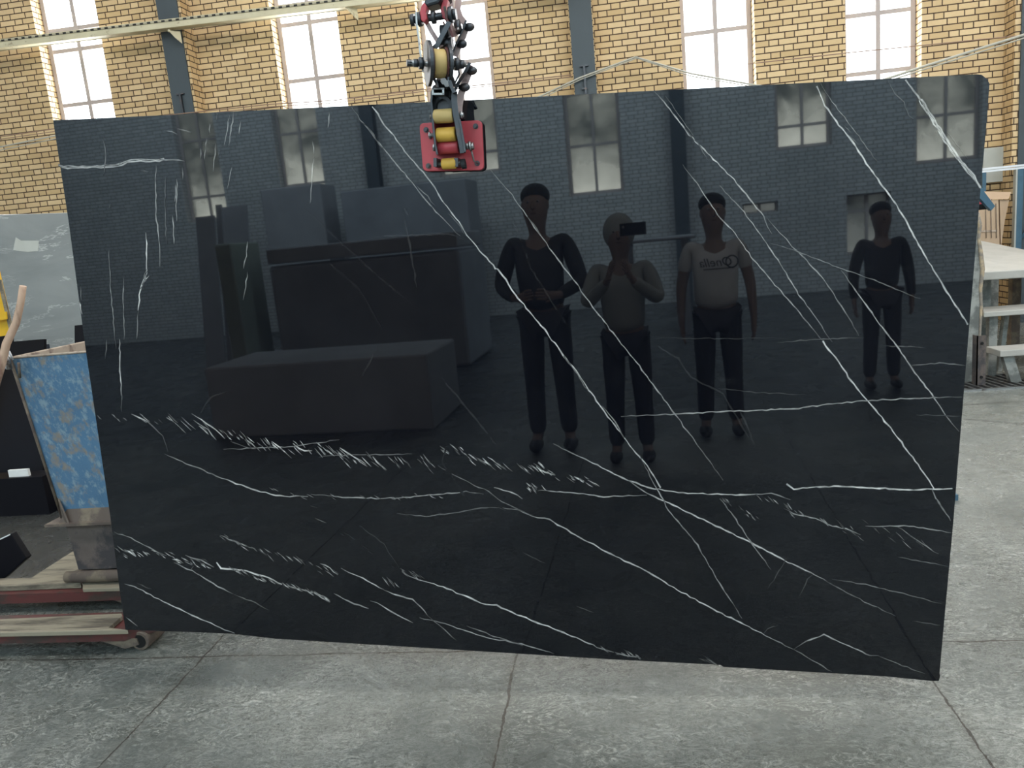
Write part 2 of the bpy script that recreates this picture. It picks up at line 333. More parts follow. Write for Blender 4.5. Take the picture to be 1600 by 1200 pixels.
# ---------------------------------------------------------------- mesh helpers
class MB:
    def __init__(s): s.v = []; s.f = []; s.smooth = []
    def add(s, vs, fs, smooth=False):
        k = len(s.v); s.v += [tuple(v) for v in vs]; s.f += [tuple(i + k for i in f) for f in fs]; s.smooth += [smooth] * len(fs); return s
    def box(s, c, size, rot=None):
        hx, hy, hz = [a / 2 for a in size]
        vs = [Vector((x, y, z)) for x in (-hx, hx) for y in (-hy, hy) for z in (-hz, hz)]
        if rot is not None: vs = [rot @ v for v in vs]
        c = Vector(c); return s.add([v + c for v in vs], [(0, 1, 3, 2), (4, 6, 7, 5), (0, 4, 5, 1), (2, 3, 7, 6), (0, 2, 6, 4), (1, 5, 7, 3)])
    def bb(s, a, b): return s.box([(a[i] + b[i]) / 2 for i in range(3)], [abs(b[i] - a[i]) for i in range(3)])
    def prism(s, poly, depth):
        """poly: 3-D points in a plane, extruded by vector depth"""
        d = Vector(depth); n = len(poly); vs = [Vector(p) for p in poly] + [Vector(p) + d for p in poly]
        fs = [tuple(range(n)), tuple(range(2 * n - 1, n - 1, -1))] + [(i, i + n, (i + 1) % n + n, (i + 1) % n) for i in range(n)]
        return s.add(vs, fs)
    def tube(s, pts, r, seg=10, caps=True, flat=1.0):
        pts = [Vector(p) for p in pts]; n = len(pts); rs = r if isinstance(r, (list, tuple)) else [r] * n
        vs = []; up = Vector((0, 0, 1)); prev = None
        for i, p in enumerate(pts):
            d = (pts[min(i + 1, n - 1)] - pts[max(i - 1, 0)]).normalized()
            if prev is None: a = d.cross(up) if abs(d.dot(up)) < .95 else d.cross(Vector((1, 0, 0)))
            else: a = prev - d * prev.dot(d)
            a.normalize(); prev = a; b = d.cross(a)
            for k in range(seg):
                t = 2 * math.pi * k / seg; vs.append(p + (a * math.cos(t) + b * math.sin(t) * flat) * rs[i])
        fs = [(i * seg + k, i * seg + (k + 1) % seg, (i + 1) * seg + (k + 1) % seg, (i + 1) * seg + k) for i in range(n - 1) for k in range(seg)]
        s.add(vs, fs, True)
        if caps:
            k = len(s.v) - len(vs); s.f += [tuple(k + j for j in range(seg - 1, -1, -1)), tuple(k + (n - 1) * seg + j for j in range(seg))]; s.smooth += [False, False]
        return s
    def cyl(s, a, b, r, seg=24, bev=0.0):
        a, b = Vector(a), Vector(b); d = (b - a).normalized()
        if bev: return s.tube([a, a + d * .0001, a + d * bev, b - d * bev, b - d * .0001, b], [max(r - bev, .0005), r - bev * .9, r, r, r - bev * .9, max(r - bev, .0005)], seg)
        return s.tube([a, b], r, seg)
    def ring(s, c, axis, ro, ri, th, seg=32):
        c = Vector(c); ax = Vector(axis).normalized(); u = ax.orthogonal().normalized(); w = ax.cross(u); vs = []
        for k in range(seg):
            t = 2 * math.pi * k / seg; e = u * math.cos(t) + w * math.sin(t)
            vs += [c + e * ro - ax * th / 2, c + e * ro + ax * th / 2, c + e * ri + ax * th / 2, c + e * ri - ax * th / 2]
        fs = []
        for k in range(seg):
            a, b = 4 * k, 4 * ((k + 1) % seg)
            for j in range(4): fs.append((a + j, b + j, b + (j + 1) % 4, a + (j + 1) % 4))
        return s.add(vs, fs, False)
    def ball(s, c, r, seg=16, rings=10, sc=(1, 1, 1)):
        vs = []; c = Vector(c)
        for i in range(1, rings):
            p = math.pi * i / rings
            for k in range(seg):
                t = 2 * math.pi * k / seg; vs.append(c + Vector((r * sc[0] * math.sin(p) * math.cos(t), r * sc[1] * math.sin(p) * math.sin(t), r * sc[2] * math.cos(p))))
        vs += [c + Vector((0, 0, r * sc[2])), c - Vector((0, 0, r * sc[2]))]; T, B = len(vs) - 2, len(vs) - 1
        fs = [(i * seg + k, (i + 1) * seg + k, (i + 1) * seg + (k + 1) % seg, i * seg + (k + 1) % seg) for i in range(rings - 2) for k in range(seg)]
        fs += [(T, k, (k + 1) % seg) for k in range(seg)] + [(B, (rings - 2) * seg + (k + 1) % seg, (rings - 2) * seg + k) for k in range(seg)]
        return s.add(vs, fs, True)
    def build(s, name, mat, parent=None, bevel=0.0, origin=None, bseg=2):
        me = bpy.data.meshes.new(name); org = Vector(origin) if origin is not None else Vector((0, 0, 0))
        if parent is not None and origin is None: org = parent.matrix_world.translation.copy() if parent.type != 'EMPTY' else Vector(parent.location)
        me.from_pydata([tuple(Vector(v) - org) for v in s.v], [], s.f)
        me.polygons.foreach_set('use_smooth', s.smooth); me.materials.append(MAT[mat] if isinstance(mat, str) else mat)
        bm = bmesh.new(); bm.from_mesh(me); bmesh.ops.recalc_face_normals(bm, faces=bm.faces); bm.to_mesh(me); bm.free(); me.update()
        o = bpy.data.objects.new(name, me); COL.objects.link(o)
        if parent is not None:
            o.parent = parent
            if parent.type != 'EMPTY' and parent.parent is not None: pass
            o.location = org - WLOC(parent)
        else: o.location = org
        if bevel:
            b = o.modifiers.new('bevel', 'BEVEL'); b.width = bevel; b.segments = bseg; b.limit_method = 'ANGLE'; b.angle_limit = math.radians(40)
        return o


def WLOC(o):
    l = Vector(o.location)
    while o.parent: o = o.parent; l = l + Vector(o.location)
    return l


def part(mb, name, mat, parent, **kw):
    """child mesh whose vertices are given in world space"""
    return mb.build(name, mat, parent, origin=WLOC(parent), **kw)


def tag(o, label, cat, group=None, kind=None):
    o['label'] = label; o['category'] = cat
    if group: o['group'] = group
    if kind: o['kind'] = kind
    return o


def thing(name, label, cat, loc, group=None):
    o = bpy.data.objects.new(name, None); COL.objects.link(o); o.location = loc; o.empty_display_size = .1
    return tag(o, label, cat, group)


def struct(mb, name, mat, parent=None, **kw):
    o = part(mb, name, mat, parent, **kw) if parent else mb.build(name, mat, **kw)
    if parent is None: o['kind'] = 'structure'
    return o


# ---------------------------------------------------------------- the hall
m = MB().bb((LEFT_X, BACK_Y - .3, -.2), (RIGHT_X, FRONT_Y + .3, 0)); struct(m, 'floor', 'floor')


def holed_wall(name, mat, x0, x1, y0, y1, z1, holes):
    xs = sorted({x0, x1} | {h[0] for h in holes} | {h[1] for h in holes}); zs = sorted({0, z1} | {h[2] for h in holes} | {h[3] for h in holes})
    m = MB()
    for i in range(len(xs) - 1):
        z = 0; run = None
        for k in range(len(zs) - 1):
            cx, cz = (xs[i] + xs[i + 1]) / 2, (zs[k] + zs[k + 1]) / 2
            hole = any(h[0] < cx < h[1] and h[2] < cz < h[3] for h in holes)
            if not hole:
                if run is None: run = zs[k]
            if (hole or k == len(zs) - 2) and run is not None:
                m.bb((xs[i], y0, run), (xs[i + 1], y1, zs[k] if hole else zs[k + 1])); run = None
    return struct(m, name, mat)


holed_wall('wall_front', 'brick', LEFT_X, RIGHT_X, FRONT_Y, FRONT_Y + .30, CEIL_Z, [(a, b, SILL, HEAD) for a, b in FWIN])

# transoms of each front window, at the heights the photo shows (rest follow the same rhythm)
TR = {1: [at(113, 45, 10.2).z, at(117, 78, 10.2).z, at(132, 162, 10.2).z],
      2: [at(476, 6, 10.2).z, at(478, 36, 10.2).z, at(487, 124, 10.2).z],
      3: [at(737, 4, 10.2).z, at(745, 95, 10.2).z],
      4: [at(1117, 49, 10.2).z, at(1118, 125, 10.2).z - .9],
      5: [at(1377, 20, 10.2).z, at(1377, 112, 10.2).z]}


def window(i, x0, x1, z0, z1, y, trans, glass='glass', mull=None, sgn=1, fw=.055, framemat='frame'):
    w = bpy.data.objects.new('window_%d' % i, None); COL.objects.link(w); w.location = ((x0 + x1) / 2, y, z0); w['kind'] = 'structure'
    d = .025
    f = MB(); f.bb((x0, y - d, z0), (x0 + fw, y + d, z1)); f.bb((x1 - fw, y - d, z0), (x1, y + d, z1))
    f.bb((x0 + fw, y - d, z0), (x1 - fw, y + d, z0 + fw)); f.bb((x0 + fw, y - d, z1 - fw), (x1 - fw, y + d, z1))
    part(f, 'window_frame', framemat, w)
    g = MB(); cx = mull if mull else (x0 + x1) / 2
    g.bb((cx - .026, y - d * .8, z0 + fw), (cx + .026, y + d * .8, z1 - fw))
    for z in trans: g.bb((x0 + fw, y - d * .7, z - .025), (x1 - fw, y + d * .7, z + .025))
    part(g, 'glazing_bar', framemat, w)
    p = MB(); p.bb((x0 + fw, y + .002, z0 + fw), (x1 - fw, y + .006, z1 - fw)); part(p, 'pane', glass, w)
    return w


wi = 0
for k, (x0, x1) in enumerate(FWIN):
    wi += 1
    window(wi, x0 + .005, x1 - .005, SILL, HEAD, FRONT_Y + .2, TR.get(k, [3.2, 4.3, 5.4]))

# piers: dark steel columns bedded in short brick returns
COLX = [-10.7, -5.44, -.16, 4.95, 10.2]
for k, cx in enumerate(COLX):
    x0, x1 = (cx - .135, cx + .135)
    if k == 1: x0, x1 = at(262, 117, 9.74).x, at(294, 117, 9.74).x
    if k == 2: x0, x1 = at(892, 60, 9.76).x, at(927, 60, 9.76).x
    if k == 3: x0, x1 = at(1590, 220, 9.76).x, at(1590, 220, 9.76).x + .3
    if k == 2: struct(MB().bb((x0 - .01, FRONT_Y - .2, 0), (x1 + .01, FRONT_Y, CEIL_Z)), 'wall_pier_%d' % (k + 1), 'brick')
    elif k == 3: struct(MB().bb((x0 - .06, FRONT_Y - .24, 0), (x1 + .06, FRONT_Y, CEIL_Z)), 'wall_pier_%d' % (k + 1), 'brick')
    else: struct(MB().bb((x0 - .02, FRONT_Y - .24, 0), (x1 + .03, FRONT_Y, CEIL_Z)), 'wall_pier_%d' % (k + 1), 'brick')
    lab = {0: 'dark steel column at the far left of the brick window wall', 1: 'dark grey steel column on the brick pier left of the hanging clamp',
           2: 'dark grey steel column on the brick wall right of the hanging clamp', 3: 'dark steel column behind the blue railing at the right edge',
           4: 'dark steel column at the far right end of the brick wall'}[k]
    yy = FRONT_Y - .24 if k != 2 else FRONT_Y - .2
    t = thing('steel_column', lab, 'column', ((x0 + x1) / 2, yy - .12, 0), 'steel columns along the brick window wall')
    c = MB(); c.bb((x0, yy - .02, 0), (x1, yy, CEIL_Z)); part(c, 'flange', 'column', t)
    c = MB(); c.bb((x0 - .06, yy - .12, 0), (x1 + .06, yy - .0205, .03)); part(c, 'base_plate', 'column', t)
    if k in (1, 2, 3):
        z = 3.55 if k == 1 else 3.3
        c = MB(); c.bb(((x0 + x1) / 2 - .05, yy - .05, z + .14), ((x0 + x1) / 2 + .05, yy - .02, z + .155)); c.bb(((x0 + x1) / 2 - .012, yy - .06, z - .2), ((x0 + x1) / 2 + .012, yy - .02, z + .14))
        c.bb(((x0 + x1) / 2 - .045, yy - .05, z - .12), ((x0 + x1) / 2 + .02, yy - .03, z - .1)); part(c, 'wire_bracket', 'steel', t)

holed = [(-9.6, -8.66, 2.45, 5.2), (-7.38, -6.42, 2.85, 5.2), (-4.0, -2.78, 2.80, 5.2), (-1.48, -.44, 2.18, 5.2), (2.32, 3.28, 2.62, 5.2), (4.66, 5.72, 2.12, 5.2), (8.2, 9.2, 2.5, 5.2)]
pA, pB = mir(1323, 305, BACK_Y), mir(1392, 392, BACK_Y)
qA, qB = mir(1160, 319, BACK_Y), mir(1216, 330, BACK_Y)
low = [(pA.x, pB.x, pB.z, pA.z), (qA.x, qB.x, qB.z, qA.z)]
holed_wall('wall_back', 'brick_back', LEFT_X, RIGHT_X, BACK_Y - .3, BACK_Y, CEIL_Z, holed + low)
for h in holed:
    wi += 1
    tz = {-9.6: [2.95, 4.1], -7.38: [2.98, 4.0], -1.48: [3.1, 4.05], 2.32: [3.02, 4.1], 4.66: [2.92, 4.0]}.get(h[0], [3.2, 4.2])
    window(wi, h[0] + .005, h[1] - .005, h[2], h[3], BACK_Y - .18, tz, 'glass_dirty', fw=.06)
    area('daylight_window', ((h[0] + h[1]) / 2, BACK_Y - .45, (h[2] + h[3]) / 2), (R90, 0, 0), h[1] - h[0] + .1, h[3] - h[2] + .1, 9.0, (1.0, .98, .93))
for h in low:
    wi += 1
    window(wi, h[0] + .005, h[1] - .005, h[2], h[3], BACK_Y - .18, [h[2] + (h[3] - h[2]) * .72] if h[3] - h[2] > .5 else [], 'glass_dirty', fw=.03)
struct(MB().bb((LEFT_X - .3, BACK_Y - .3, 0), (LEFT_X, FRONT_Y + .3, CEIL_Z)), 'wall_left', 'brick_back')
struct(MB().bb((RIGHT_X, BACK_Y - .3, 0), (RIGHT_X + .3, FRONT_Y + .3, CEIL_Z)), 'wall_right', 'brick_back')
m = MB(); m.bb((LEFT_X - .3, BACK_Y - .3, CEIL_Z), (RIGHT_X + .3, FRONT_Y + .3, CEIL_Z + .15)); struct(m, 'ceiling', 'roof')
k = 0
for (x, y) in FILL_XY:  # added roof frames around the added fill lamps
    f = MB(); f.bb((x - 2.3, .3 - .9, CEIL_Z - 1.45), (x + 2.3, .3 - .86, CEIL_Z)); f.bb((x - 2.3, -.6, CEIL_Z - .04), (x + 2.3, 1.2, CEIL_Z)); f.bb((x - 2.3, -3.75, CEIL_Z - 1.45), (x + 2.3, -3.71, CEIL_Z)); struct(f, 'trim_%d' % (20 + k), 'roof')
    for (yy, ln) in ((y, 8.0), (-7.9, 4.4)):
        k += 1; f = MB()
        for sx in (-1, 1): f.bb((x + sx * .9 - .04, yy - ln / 2 - .05, CEIL_Z - .2), (x + sx * .9 + .04, yy + ln / 2 + .05, CEIL_Z))
        for sy in (-1, 1): f.bb((x - .86, yy + sy * (ln / 2 + .08) - .03, CEIL_Z - .2), (x + .86, yy + sy * (ln / 2 + .08) + .03, CEIL_Z))
        struct(f, 'trim_%d' % k, 'frame')

# small patched panel on the brick wall at the right
pa, pb = at(1537, 232, 9.95), at(1572, 283, 9.95)
m = MB(); m.bb((pa.x, 9.95, pb.z), (pb.x, 9.999, pa.z)); tag(m.build('wall_panel', 'panel', bevel=.006, origin=((pa.x + pb.x) / 2, 9.97, pb.z)), 'grey square panel fixed to the brick wall above the blue railing', 'panel')

# ---------------------------------------------------------------- slotted cable tray and wires in front of the wall
TY = 9.56
a, b = at(-60, 74, TY), at(660, -12, TY)
d = (b - a).normalized(); up = Vector((0, 0, 1)); up = (up - d * d.dot(up)).normalized()
tr = thing('cable_tray', 'pale yellow slotted cable tray running across the upper left brick wall', 'cable tray', tuple(a))
L = (b - a).length + 2.0; m = MB()
rot = Matrix((d, Vector((0, 1, 0)), up)).transposed().to_3x3()
c0 = a + d * L / 2
m.box(c0 - up * .028, (L, .006, .056), rot)
part(m, 'side_flange', 'tray', tr)
m = MB(); n = int(L / .095)
m.box(c0 + Vector((0, .055, -.056)), (L, .11, .005), rot); part(m, 'bottom_plate', 'tray', tr)
m = MB(); m.box(c0 + Vector((0, .11, -.01)), (L, .006, .11), rot); part(m, 'back_flange', 'tray', tr)
st = NT('slotted_lip_paint'); sx = st.n('ShaderNodeSeparateXYZ'); st.link(st.obj(), sx.inputs[0])
fx = st.math('FRACT', st.math('DIVIDE', sx.outputs[0], .095))
st.set(color=st.mix(st.math('LESS_THAN', fx, .48), (.42, .38, .27), (.02, .02, .018)), rough=.7); MAT['tray_slots'] = st.m
m = MB(); m.box(c0 + up * .024, (L, .011, .02), rot); part(m, 'slot_row', 'tray_slots', tr)
m = MB(); m.box(c0 + up * .022 + Vector((0, .012, 0)), (L, .012, .045), rot); part(m, 'slotted_lip', 'tray', tr)
for px, py in ((262, 45), (540, 8)):
    q = at(px, py, TY); m = MB(); m.prism([q + Vector((0, .01, -.02)), q + Vector((.10, .10, -.02)), q + Vector((.10, .10, -.16)), q + Vector((.05, .05, -.10))], (.006, 0, 0)); m.bb((q.x - .015, TY + .02, q.z - .03), (q.x + .015, FRONT_Y - (.27 if px < 400 else .01), q.z)); part(m, 'bracket', 'tray', tr)


def cable(strands, mat, label, Y, name='overhead_cable', group='cables strung in front of the brick wall'):
    """one run of cable; each strand = (photo points, radius)"""
    o0 = at(*strands[0][0][0], Y); T = None
    if len(strands) > 1: T = thing(name, label, 'cable', tuple(o0), group)
    for pts, r in strands:
        P = [at(*pts[i], Y).lerp(at(*pts[i + 1], Y), k / 8) for i in range(len(pts) - 1) for k in range(8)] + [at(*pts[-1], Y)]
        mb = MB().tube(P, r, 8)
        if T is None: tag(mb.build(name, mat, origin=o0), label, 'cable', group)
        else: part(mb, 'strand', mat, T)


cable([([(-30, 236), (120, 205), (215, 190)], .009), ([(-30, 241), (120, 210), (215, 193)], .006)], 'wire', 'pale double cable sloping up the brick at left of the slab', 9.45)
cable([([(-30, 218), (150, 192), (420, 163), (520, 157), (660, 140), (760, 132), (893, 117)], .006), ([(-30, 222), (150, 196), (420, 167), (520, 161), (660, 143), (760, 135), (893, 120)], .005)],
      'wire_red', 'thin brown wire pair running along the brick wall behind the clamp', 9.56)
cable([([(828, 158), (905, 122), (993, 89)], .011), ([(832, 160), (908, 124), (995, 91)], .006), ([(993, 89), (1080, 115), (1180, 133), (1240, 140)], .010), ([(995, 91), (1080, 119), (1180, 136), (1235, 142)], .006)],
      'wire', 'pale rod peaking above the slab right of the second column, sloping down both ways', 9.745)  # thinner strands added for the dark underside of the single rod
cable([([(1168, 100), (1330, 82), (1600, 55), (1640, 50)], .006)], 'wire_red', 'thin brown wire crossing the rightmost visible window', 9.7)
cable([([(1370, 128), (1440, 105), (1540, 73), (1640, 42)], .014), ([(1378, 130), (1445, 108), (1545, 77), (1640, 47)], .008)], 'wire', 'thick grey cable pair rising to the right edge above the slab corner', 9.3)

# ---------------------------------------------------------------- the black marble slab
OUT = [(83, 188), (300, 178), (300.5, 177.3), (820, 152), (1150, 135), (1526, 116), (1534, 117), (1543, 124), (1546, 131), (1543, 175), (1529, 332), (1507, 600), (1490, 810), (1468, 1052), (1469, 1056), (1467, 1064),
       (1455, 1064), (1385, 1057), (1130, 1042), (1126, 1039), (950, 1030), (610, 1009), (430, 998), (360, 990), (196, 984), (188, 930), (172, 805), (133, 540), (107, 345)]
SO = onslab(800, 590)
front = [onslab(*p) for p in OUT]; TH = Vector(SN) * .02
bm = bmesh.new(); vl = bm.verts.layers.float.new('vein')
fv = [bm.verts.new(p - SO) for p in front]; bv = [bm.verts.new(p + TH - SO) for p in front]
bm.faces.new(fv); bm.faces.new(bv[::-1]); n = len(fv)
side_faces = []
for i in range(n):
    f = bm.faces.new((fv[i], bv[i], bv[(i + 1) % n], fv[(i + 1) % n])); f.material_index = 1; side_faces.append(f)
OFFK = [0]
rv = random.Random(3)


def vein(pts, w=2.0, s=.7, taper=True, jit=.9, sub=7):
    """pts in photo pixels on the slab face; w width in pixels; s whiteness"""
    P = []
    for i in range(len(pts) - 1):
        (x0, y0), (x1, y1) = pts[i], pts[i + 1]; k = max(1, int(math.hypot(x1 - x0, y1 - y0) / sub))
        for j in range(k):
            u = j / k; P.append((x0 + (x1 - x0) * u, y0 + (y1 - y0) * u))
    P.append(pts[-1])
    P = [(x + rv.uniform(-jit, jit), y + rv.uniform(-jit, jit)) for x, y in P]
    OFFK[0] += 1; off = .00025 + (OFFK[0] % 40) * .00001; rows = []; n = len(P)
    for i, (x, y) in enumerate(P):
        x0, y0 = P[max(i - 1, 0)]; x1, y1 = P[min(i + 1, n - 1)]; dx, dy = x1 - x0, y1 - y0; l = math.hypot(dx, dy) or 1
        nx, ny = -dy / l, dx / l; e = 1.0
        if taper: e = min(1, .25 + 4 * min(i, n - 1 - i) / n)
        ww = (w * .37 + .5) * (.6 + .8 * rv.random()) * (.5 + .5 * e); q = []
        val = min(1.0, 1.3 * s ** 1.5 * (.55 + .6 * rv.random()) * (e if taper else 1))
        for k, vv in ((-1, 0), (-.4, 1), (.4, 1), (1, 0)):
            b = bm.verts.new(onslab(x + nx * ww * k, y + ny * ww * k, off) - SO); b[vl] = val * vv; q.append(b)
        rows.append(q)
    for i in range(n - 1):
        for k in range(3):
            bm.faces.new((rows[i][k], rows[i + 1][k], rows[i + 1][k + 1], rows[i][k + 1]))


def ticks(path, dens=.16, ln=(7, 22), ang=38, spread=8, w=1.3, s=.8, scat=5):
    for i in range(len(path) - 1):
        (x0, y0), (x1, y1) = path[i], path[i + 1]; L = math.hypot(x1 - x0, y1 - y0)
        for _ in range(max(1, int(L * dens))):
            u = rv.random(); x, y = x0 + (x1 - x0) * u + rv.gauss(0, 2), y0 + (y1 - y0) * u + rv.gauss(0, scat)
            a = math.radians(ang + rv.gauss(0, spread * .55)); l = rv.uniform(*ln) / 2
            vein([(x - math.cos(a) * l, y - math.sin(a) * l), (x, y + rv.uniform(-1, 1)), (x + math.cos(a) * l, y + math.sin(a) * l)], w * rv.uniform(.35, 1.2), s * rv.uniform(.3, 1.2), True, .12, 5)


V = vein
# long diagonals
V([(550, 168), (567, 192), (602, 236), (622, 259), (652, 296), (680, 330), (719, 369)], 1.6, .42)
V([(566, 192), (580, 204), (592, 226), (603, 238)], 1, .25)
V([(650, 290), (668, 307), (680, 321)], 1, .3)
V([(700, 334), (716, 350), (728, 368)], 1, .2)
V([(582, 166), (602, 197), (611, 207), (637, 242), (661, 269), (674, 285), (690, 312), (712, 340), (730, 367), (750, 392), (775, 420)], 1.9, .6, False)
V([(775, 420), (778, 420), (790, 437), (805, 460), (850, 514), (884, 560), (900, 580), (936, 632), (960, 664), (984, 696), (1012, 728), (1032, 762)], 2.0, .72, False)
V([(880, 556), (899, 580), (918, 610)], 1, .35); V([(940, 634), (962, 660), (975, 685)], 1.2, .4)
V([(1000, 712), (1022, 756), (1045, 797), (1090, 852), (1120, 905), (1160, 967)], 1.4, .45)
V([(766, 265), (800, 305), (822, 336), (858, 387), (900, 442), (916, 466), (936, 491), (957, 520), (990, 560), (1024, 606), (1055, 648), (1090, 695), (1130, 750)], 1.5, .5)
V([(824, 338), (838, 356), (846, 368)], 1, .3)
V([(1125, 778), (1150, 812), (1172, 845), (1205, 890)], 1.3, .42)
V([(1023, 143), (1056, 182), (1076, 210), (1105, 239), (1147, 281), (1178, 320), (1194, 338), (1199, 354), (1206, 366)], 2.2, .6)
V([(1040, 150), (1068, 190), (1085, 215)], 1, .25); V([(1069, 200), (1095, 230), (1106, 252)], 1, .25)
V([(1198, 341), (1243, 390), (1282, 429), (1327, 497), (1342, 524)], 1.4, .42)
V([(1315, 422), (1344, 464), (1370, 500), (1400, 540), (1430, 582), (1460, 622), (1478, 650), (1498, 674)], 1.8, .55)
V([(1123, 289), (1158, 326), (1188, 367), (1220, 412), (1240, 448), (1256, 471), (1279, 502), (1300, 535)], 1.5, .45)
V([(1066, 257), (1089, 286), (1121, 335), (1149, 365), (1165, 390), (1197, 429), (1230, 466), (1259, 500), (1285, 533)], 1.5, .48)
V([(1285, 533), (1310, 565), (1330, 595), (1355, 625), (1400, 680), (1430, 720), (1460, 764)], 2.4, .75, False)
V([(1455, 765), (1470, 790), (1486, 814)], 1.6, .5); V([(1462, 780), (1480, 803)], 1, .35)
V([(1277, 134), (1289, 165), (1315, 201), (1334, 224), (1354, 256), (1380, 292), (1402, 321), (1425, 364), (1451, 409), (1471, 442), (1492, 476), (1513, 507)], 2.6, .68, False)
V([(1281, 130), (1300, 159), (1328, 195), (1360, 237), (1370, 252)], 1.3, .34); V([(1318, 196), (1330, 208)], 1, .3); V([(1326, 210), (1342, 226)], 1, .25)
V([(1415, 125), (1438, 156)], 3.2, .5, False)
for dx in (-2.2, 0, 2.2): V([(1438 + dx, 156), (1458 + dx, 186), (1474 + dx, 214), (1497 + dx, 247), (1519 + dx, 275), (1532, 293)], 3.6, .6, False, 1.6)
V([(1388, 128), (1399, 146), (1412, 160), (1420, 180), (1427, 186)], 1.4, .25); V([(1480, 205), (1500, 232), (1512, 248)], 1, .16)
# across
V([(970, 650), (1010, 649), (1055, 647), (1155, 642), (1240, 639), (1300, 631), (1355, 626), (1430, 622), (1504, 620)], 1.7, .55)
V([(1215, 535), (1280, 530), (1350, 528)], 1, .25); V([(1425, 570), (1475, 567), (1508, 571)], 1.2, .35); V([(1120, 607), (1180, 613), (1260, 617)], 1, .14)
V([(1020, 528), (1130, 529), (1230, 528)], 1, .1); V([(1204, 380), (1246, 393), (1295, 412), (1366, 438), (1438, 467)], 1.3, .3)
V([(1432, 648), (1500, 650)], 1, .2); V([(1380, 540), (1445, 543)], 1, .2)
V([(864, 694), (920, 720), (980, 750), (1016, 762), (1060, 770), (1075, 771), (1150, 773), (1205, 771), (1235, 780)], 2.2, .62)
V([(1228, 757), (1240, 764), (1310, 759), (1360, 762), (1420, 765), (1488, 764)], 2.3, .72, False)
V([(980, 750), (1012, 771), (1030, 780), (1060, 793), (1105, 815), (1172, 847), (1225, 875), (1300, 912)], 2.2, .7)
V([(1290, 908), (1350, 940), (1400, 962)], 1, .3)
ticks([(1125, 780), (1155, 792), (1183, 812)], .2, (6, 14), 45, 8, 1.4, .6, 2)
V([(1225, 795), (1240, 803), (1275, 810), (1300, 822), (1322, 826), (1345, 836)], 1.6, .5)
ticks([(1180, 778), (1230, 790), (1275, 810), (1300, 822), (1345, 836)], .13, (6, 20), 42, 10, 1.3, .5, 4)
V([(1352, 822), (1420, 822), (1486, 832)], 1.5, .45); V([(1402, 823), (1430, 842), (1466, 866)], 1, .35); ticks([(1350, 815), (1460, 860)], .1, (8, 20), 40, 8, 1.1, .4, 6)
V([(1402, 870), (1440, 877), (1482, 884)], 1, .28); V([(1300, 905), (1345, 912), (1390, 922), (1470, 943)], 1.1, .32); V([(1425, 970), (1470, 977)], 1, .2)
V([(620, 802), (664, 807), (732, 798), (752, 793), (780, 793), (790, 797)], 1.2, .3)
V([(785, 793), (810, 797), (832, 807), (858, 811), (892, 832), (940, 858), (976, 876), (1000, 887), (1065, 925), (1120, 955), (1170, 980), (1240, 1015)], 2.1, .66)
V([(1238, 1014), (1270, 1032), (1300, 1050)], 1.4, .35)
V([(1240, 1015), (1260, 1002), (1287, 992), (1320, 1007), (1360, 1025), (1373, 1025)], 1.7, .5); V([(1373, 1026), (1410, 1040), (1446, 1053)], 1, .3)
V([(1193, 990), (1200, 982), (1215, 977)], 1, .2); V([(1200, 920), (1222, 885), (1230, 870)], 1, .16); V([(1250, 930), (1262, 905), (1270, 898)], 1, .16)
V([(684, 728), (728, 752), (764, 768), (784, 784), (832, 806)], 1.1, .3)
V([(257, 710), (325, 738), (362, 753)], 1.2, .4); V([(330, 740), (362, 753), (400, 766), (437, 775), (482, 776)], 1.9, .7); V([(486, 772), (535, 777), (595, 779), (648, 776), (692, 772), (728, 768), (756, 772)], 1.5, .5)
ticks([(400, 766), (480, 777), (620, 779), (728, 769)], .05, (6, 14), 25, 8, 1.3, .5, 2)
V([(772, 762), (800, 770), (817, 779)], 1.8, .6); V([(840, 766), (904, 771), (944, 776), (1010, 773)], 1.5, .55); ticks([(825, 760), (850, 766)], .4, (7, 16), 45, 8, 1.4, .7, 3)
V([(205, 647), (231, 659), (254, 680), (262, 705)], 1, .25); V([(350, 702), (407, 700), (452, 698), (530, 687)], 1.2, .42); V([(497, 714), (542, 711), (644, 709)], 1.1, .35)
V([(360, 690), (400, 703)], 1, .25)
# feathered band
ticks([(152, 646), (185, 655), (230, 658), (275, 657)], .09, (6, 16), 38, 8, 1.2, .5, 5)
V([(205, 647), (218, 652), (232, 660)], 1.6, .7)
ticks([(262, 652), (300, 668), (320, 670)], .16, (14, 34), 42, 5, 1.3, .6, 4)
V([(300, 646), (322, 661), (338, 672), (352, 686)], 1.5, .7); V([(303, 657), (325, 671), (338, 687)], 1.2, .5)
ticks([(345, 676), (365, 680), (400, 692)], .26, (7, 18), 45, 8, 1.4, .75, 4)
ticks([(400, 694), (450, 701), (520, 706), (560, 720), (600, 727)], .27, (8, 22), 42, 9, 1.4, .8, 5)
V([(460, 695), (475, 705), (488, 704)], 2.0, .85); V([(530, 700), (550, 712), (566, 722)], 1.8, .7); V([(582, 714), (596, 728)], 1.8, .7)
ticks([(600, 727), (640, 722), (680, 725)], .18, (8, 18), 48, 9, 1.2, .6, 5)
ticks([(690, 704), (720, 706), (748, 720), (768, 726), (800, 732), (840, 731), (868, 743)], .22, (7, 20), 40, 9, 1.4, .75, 4)
V([(733, 710), (745, 719)], 1.8, .8); V([(755, 720), (768, 728)], 2, .8); V([(838, 730), (852, 738), (868, 742)], 2, .75); V([(897, 744), (912, 752)], 1.8, .7); V([(919, 750), (938, 760)], 1.6, .6)
ticks([(870, 744), (905, 750), (940, 762)], .14, (7, 16), 35, 8, 1.2, .6, 3)
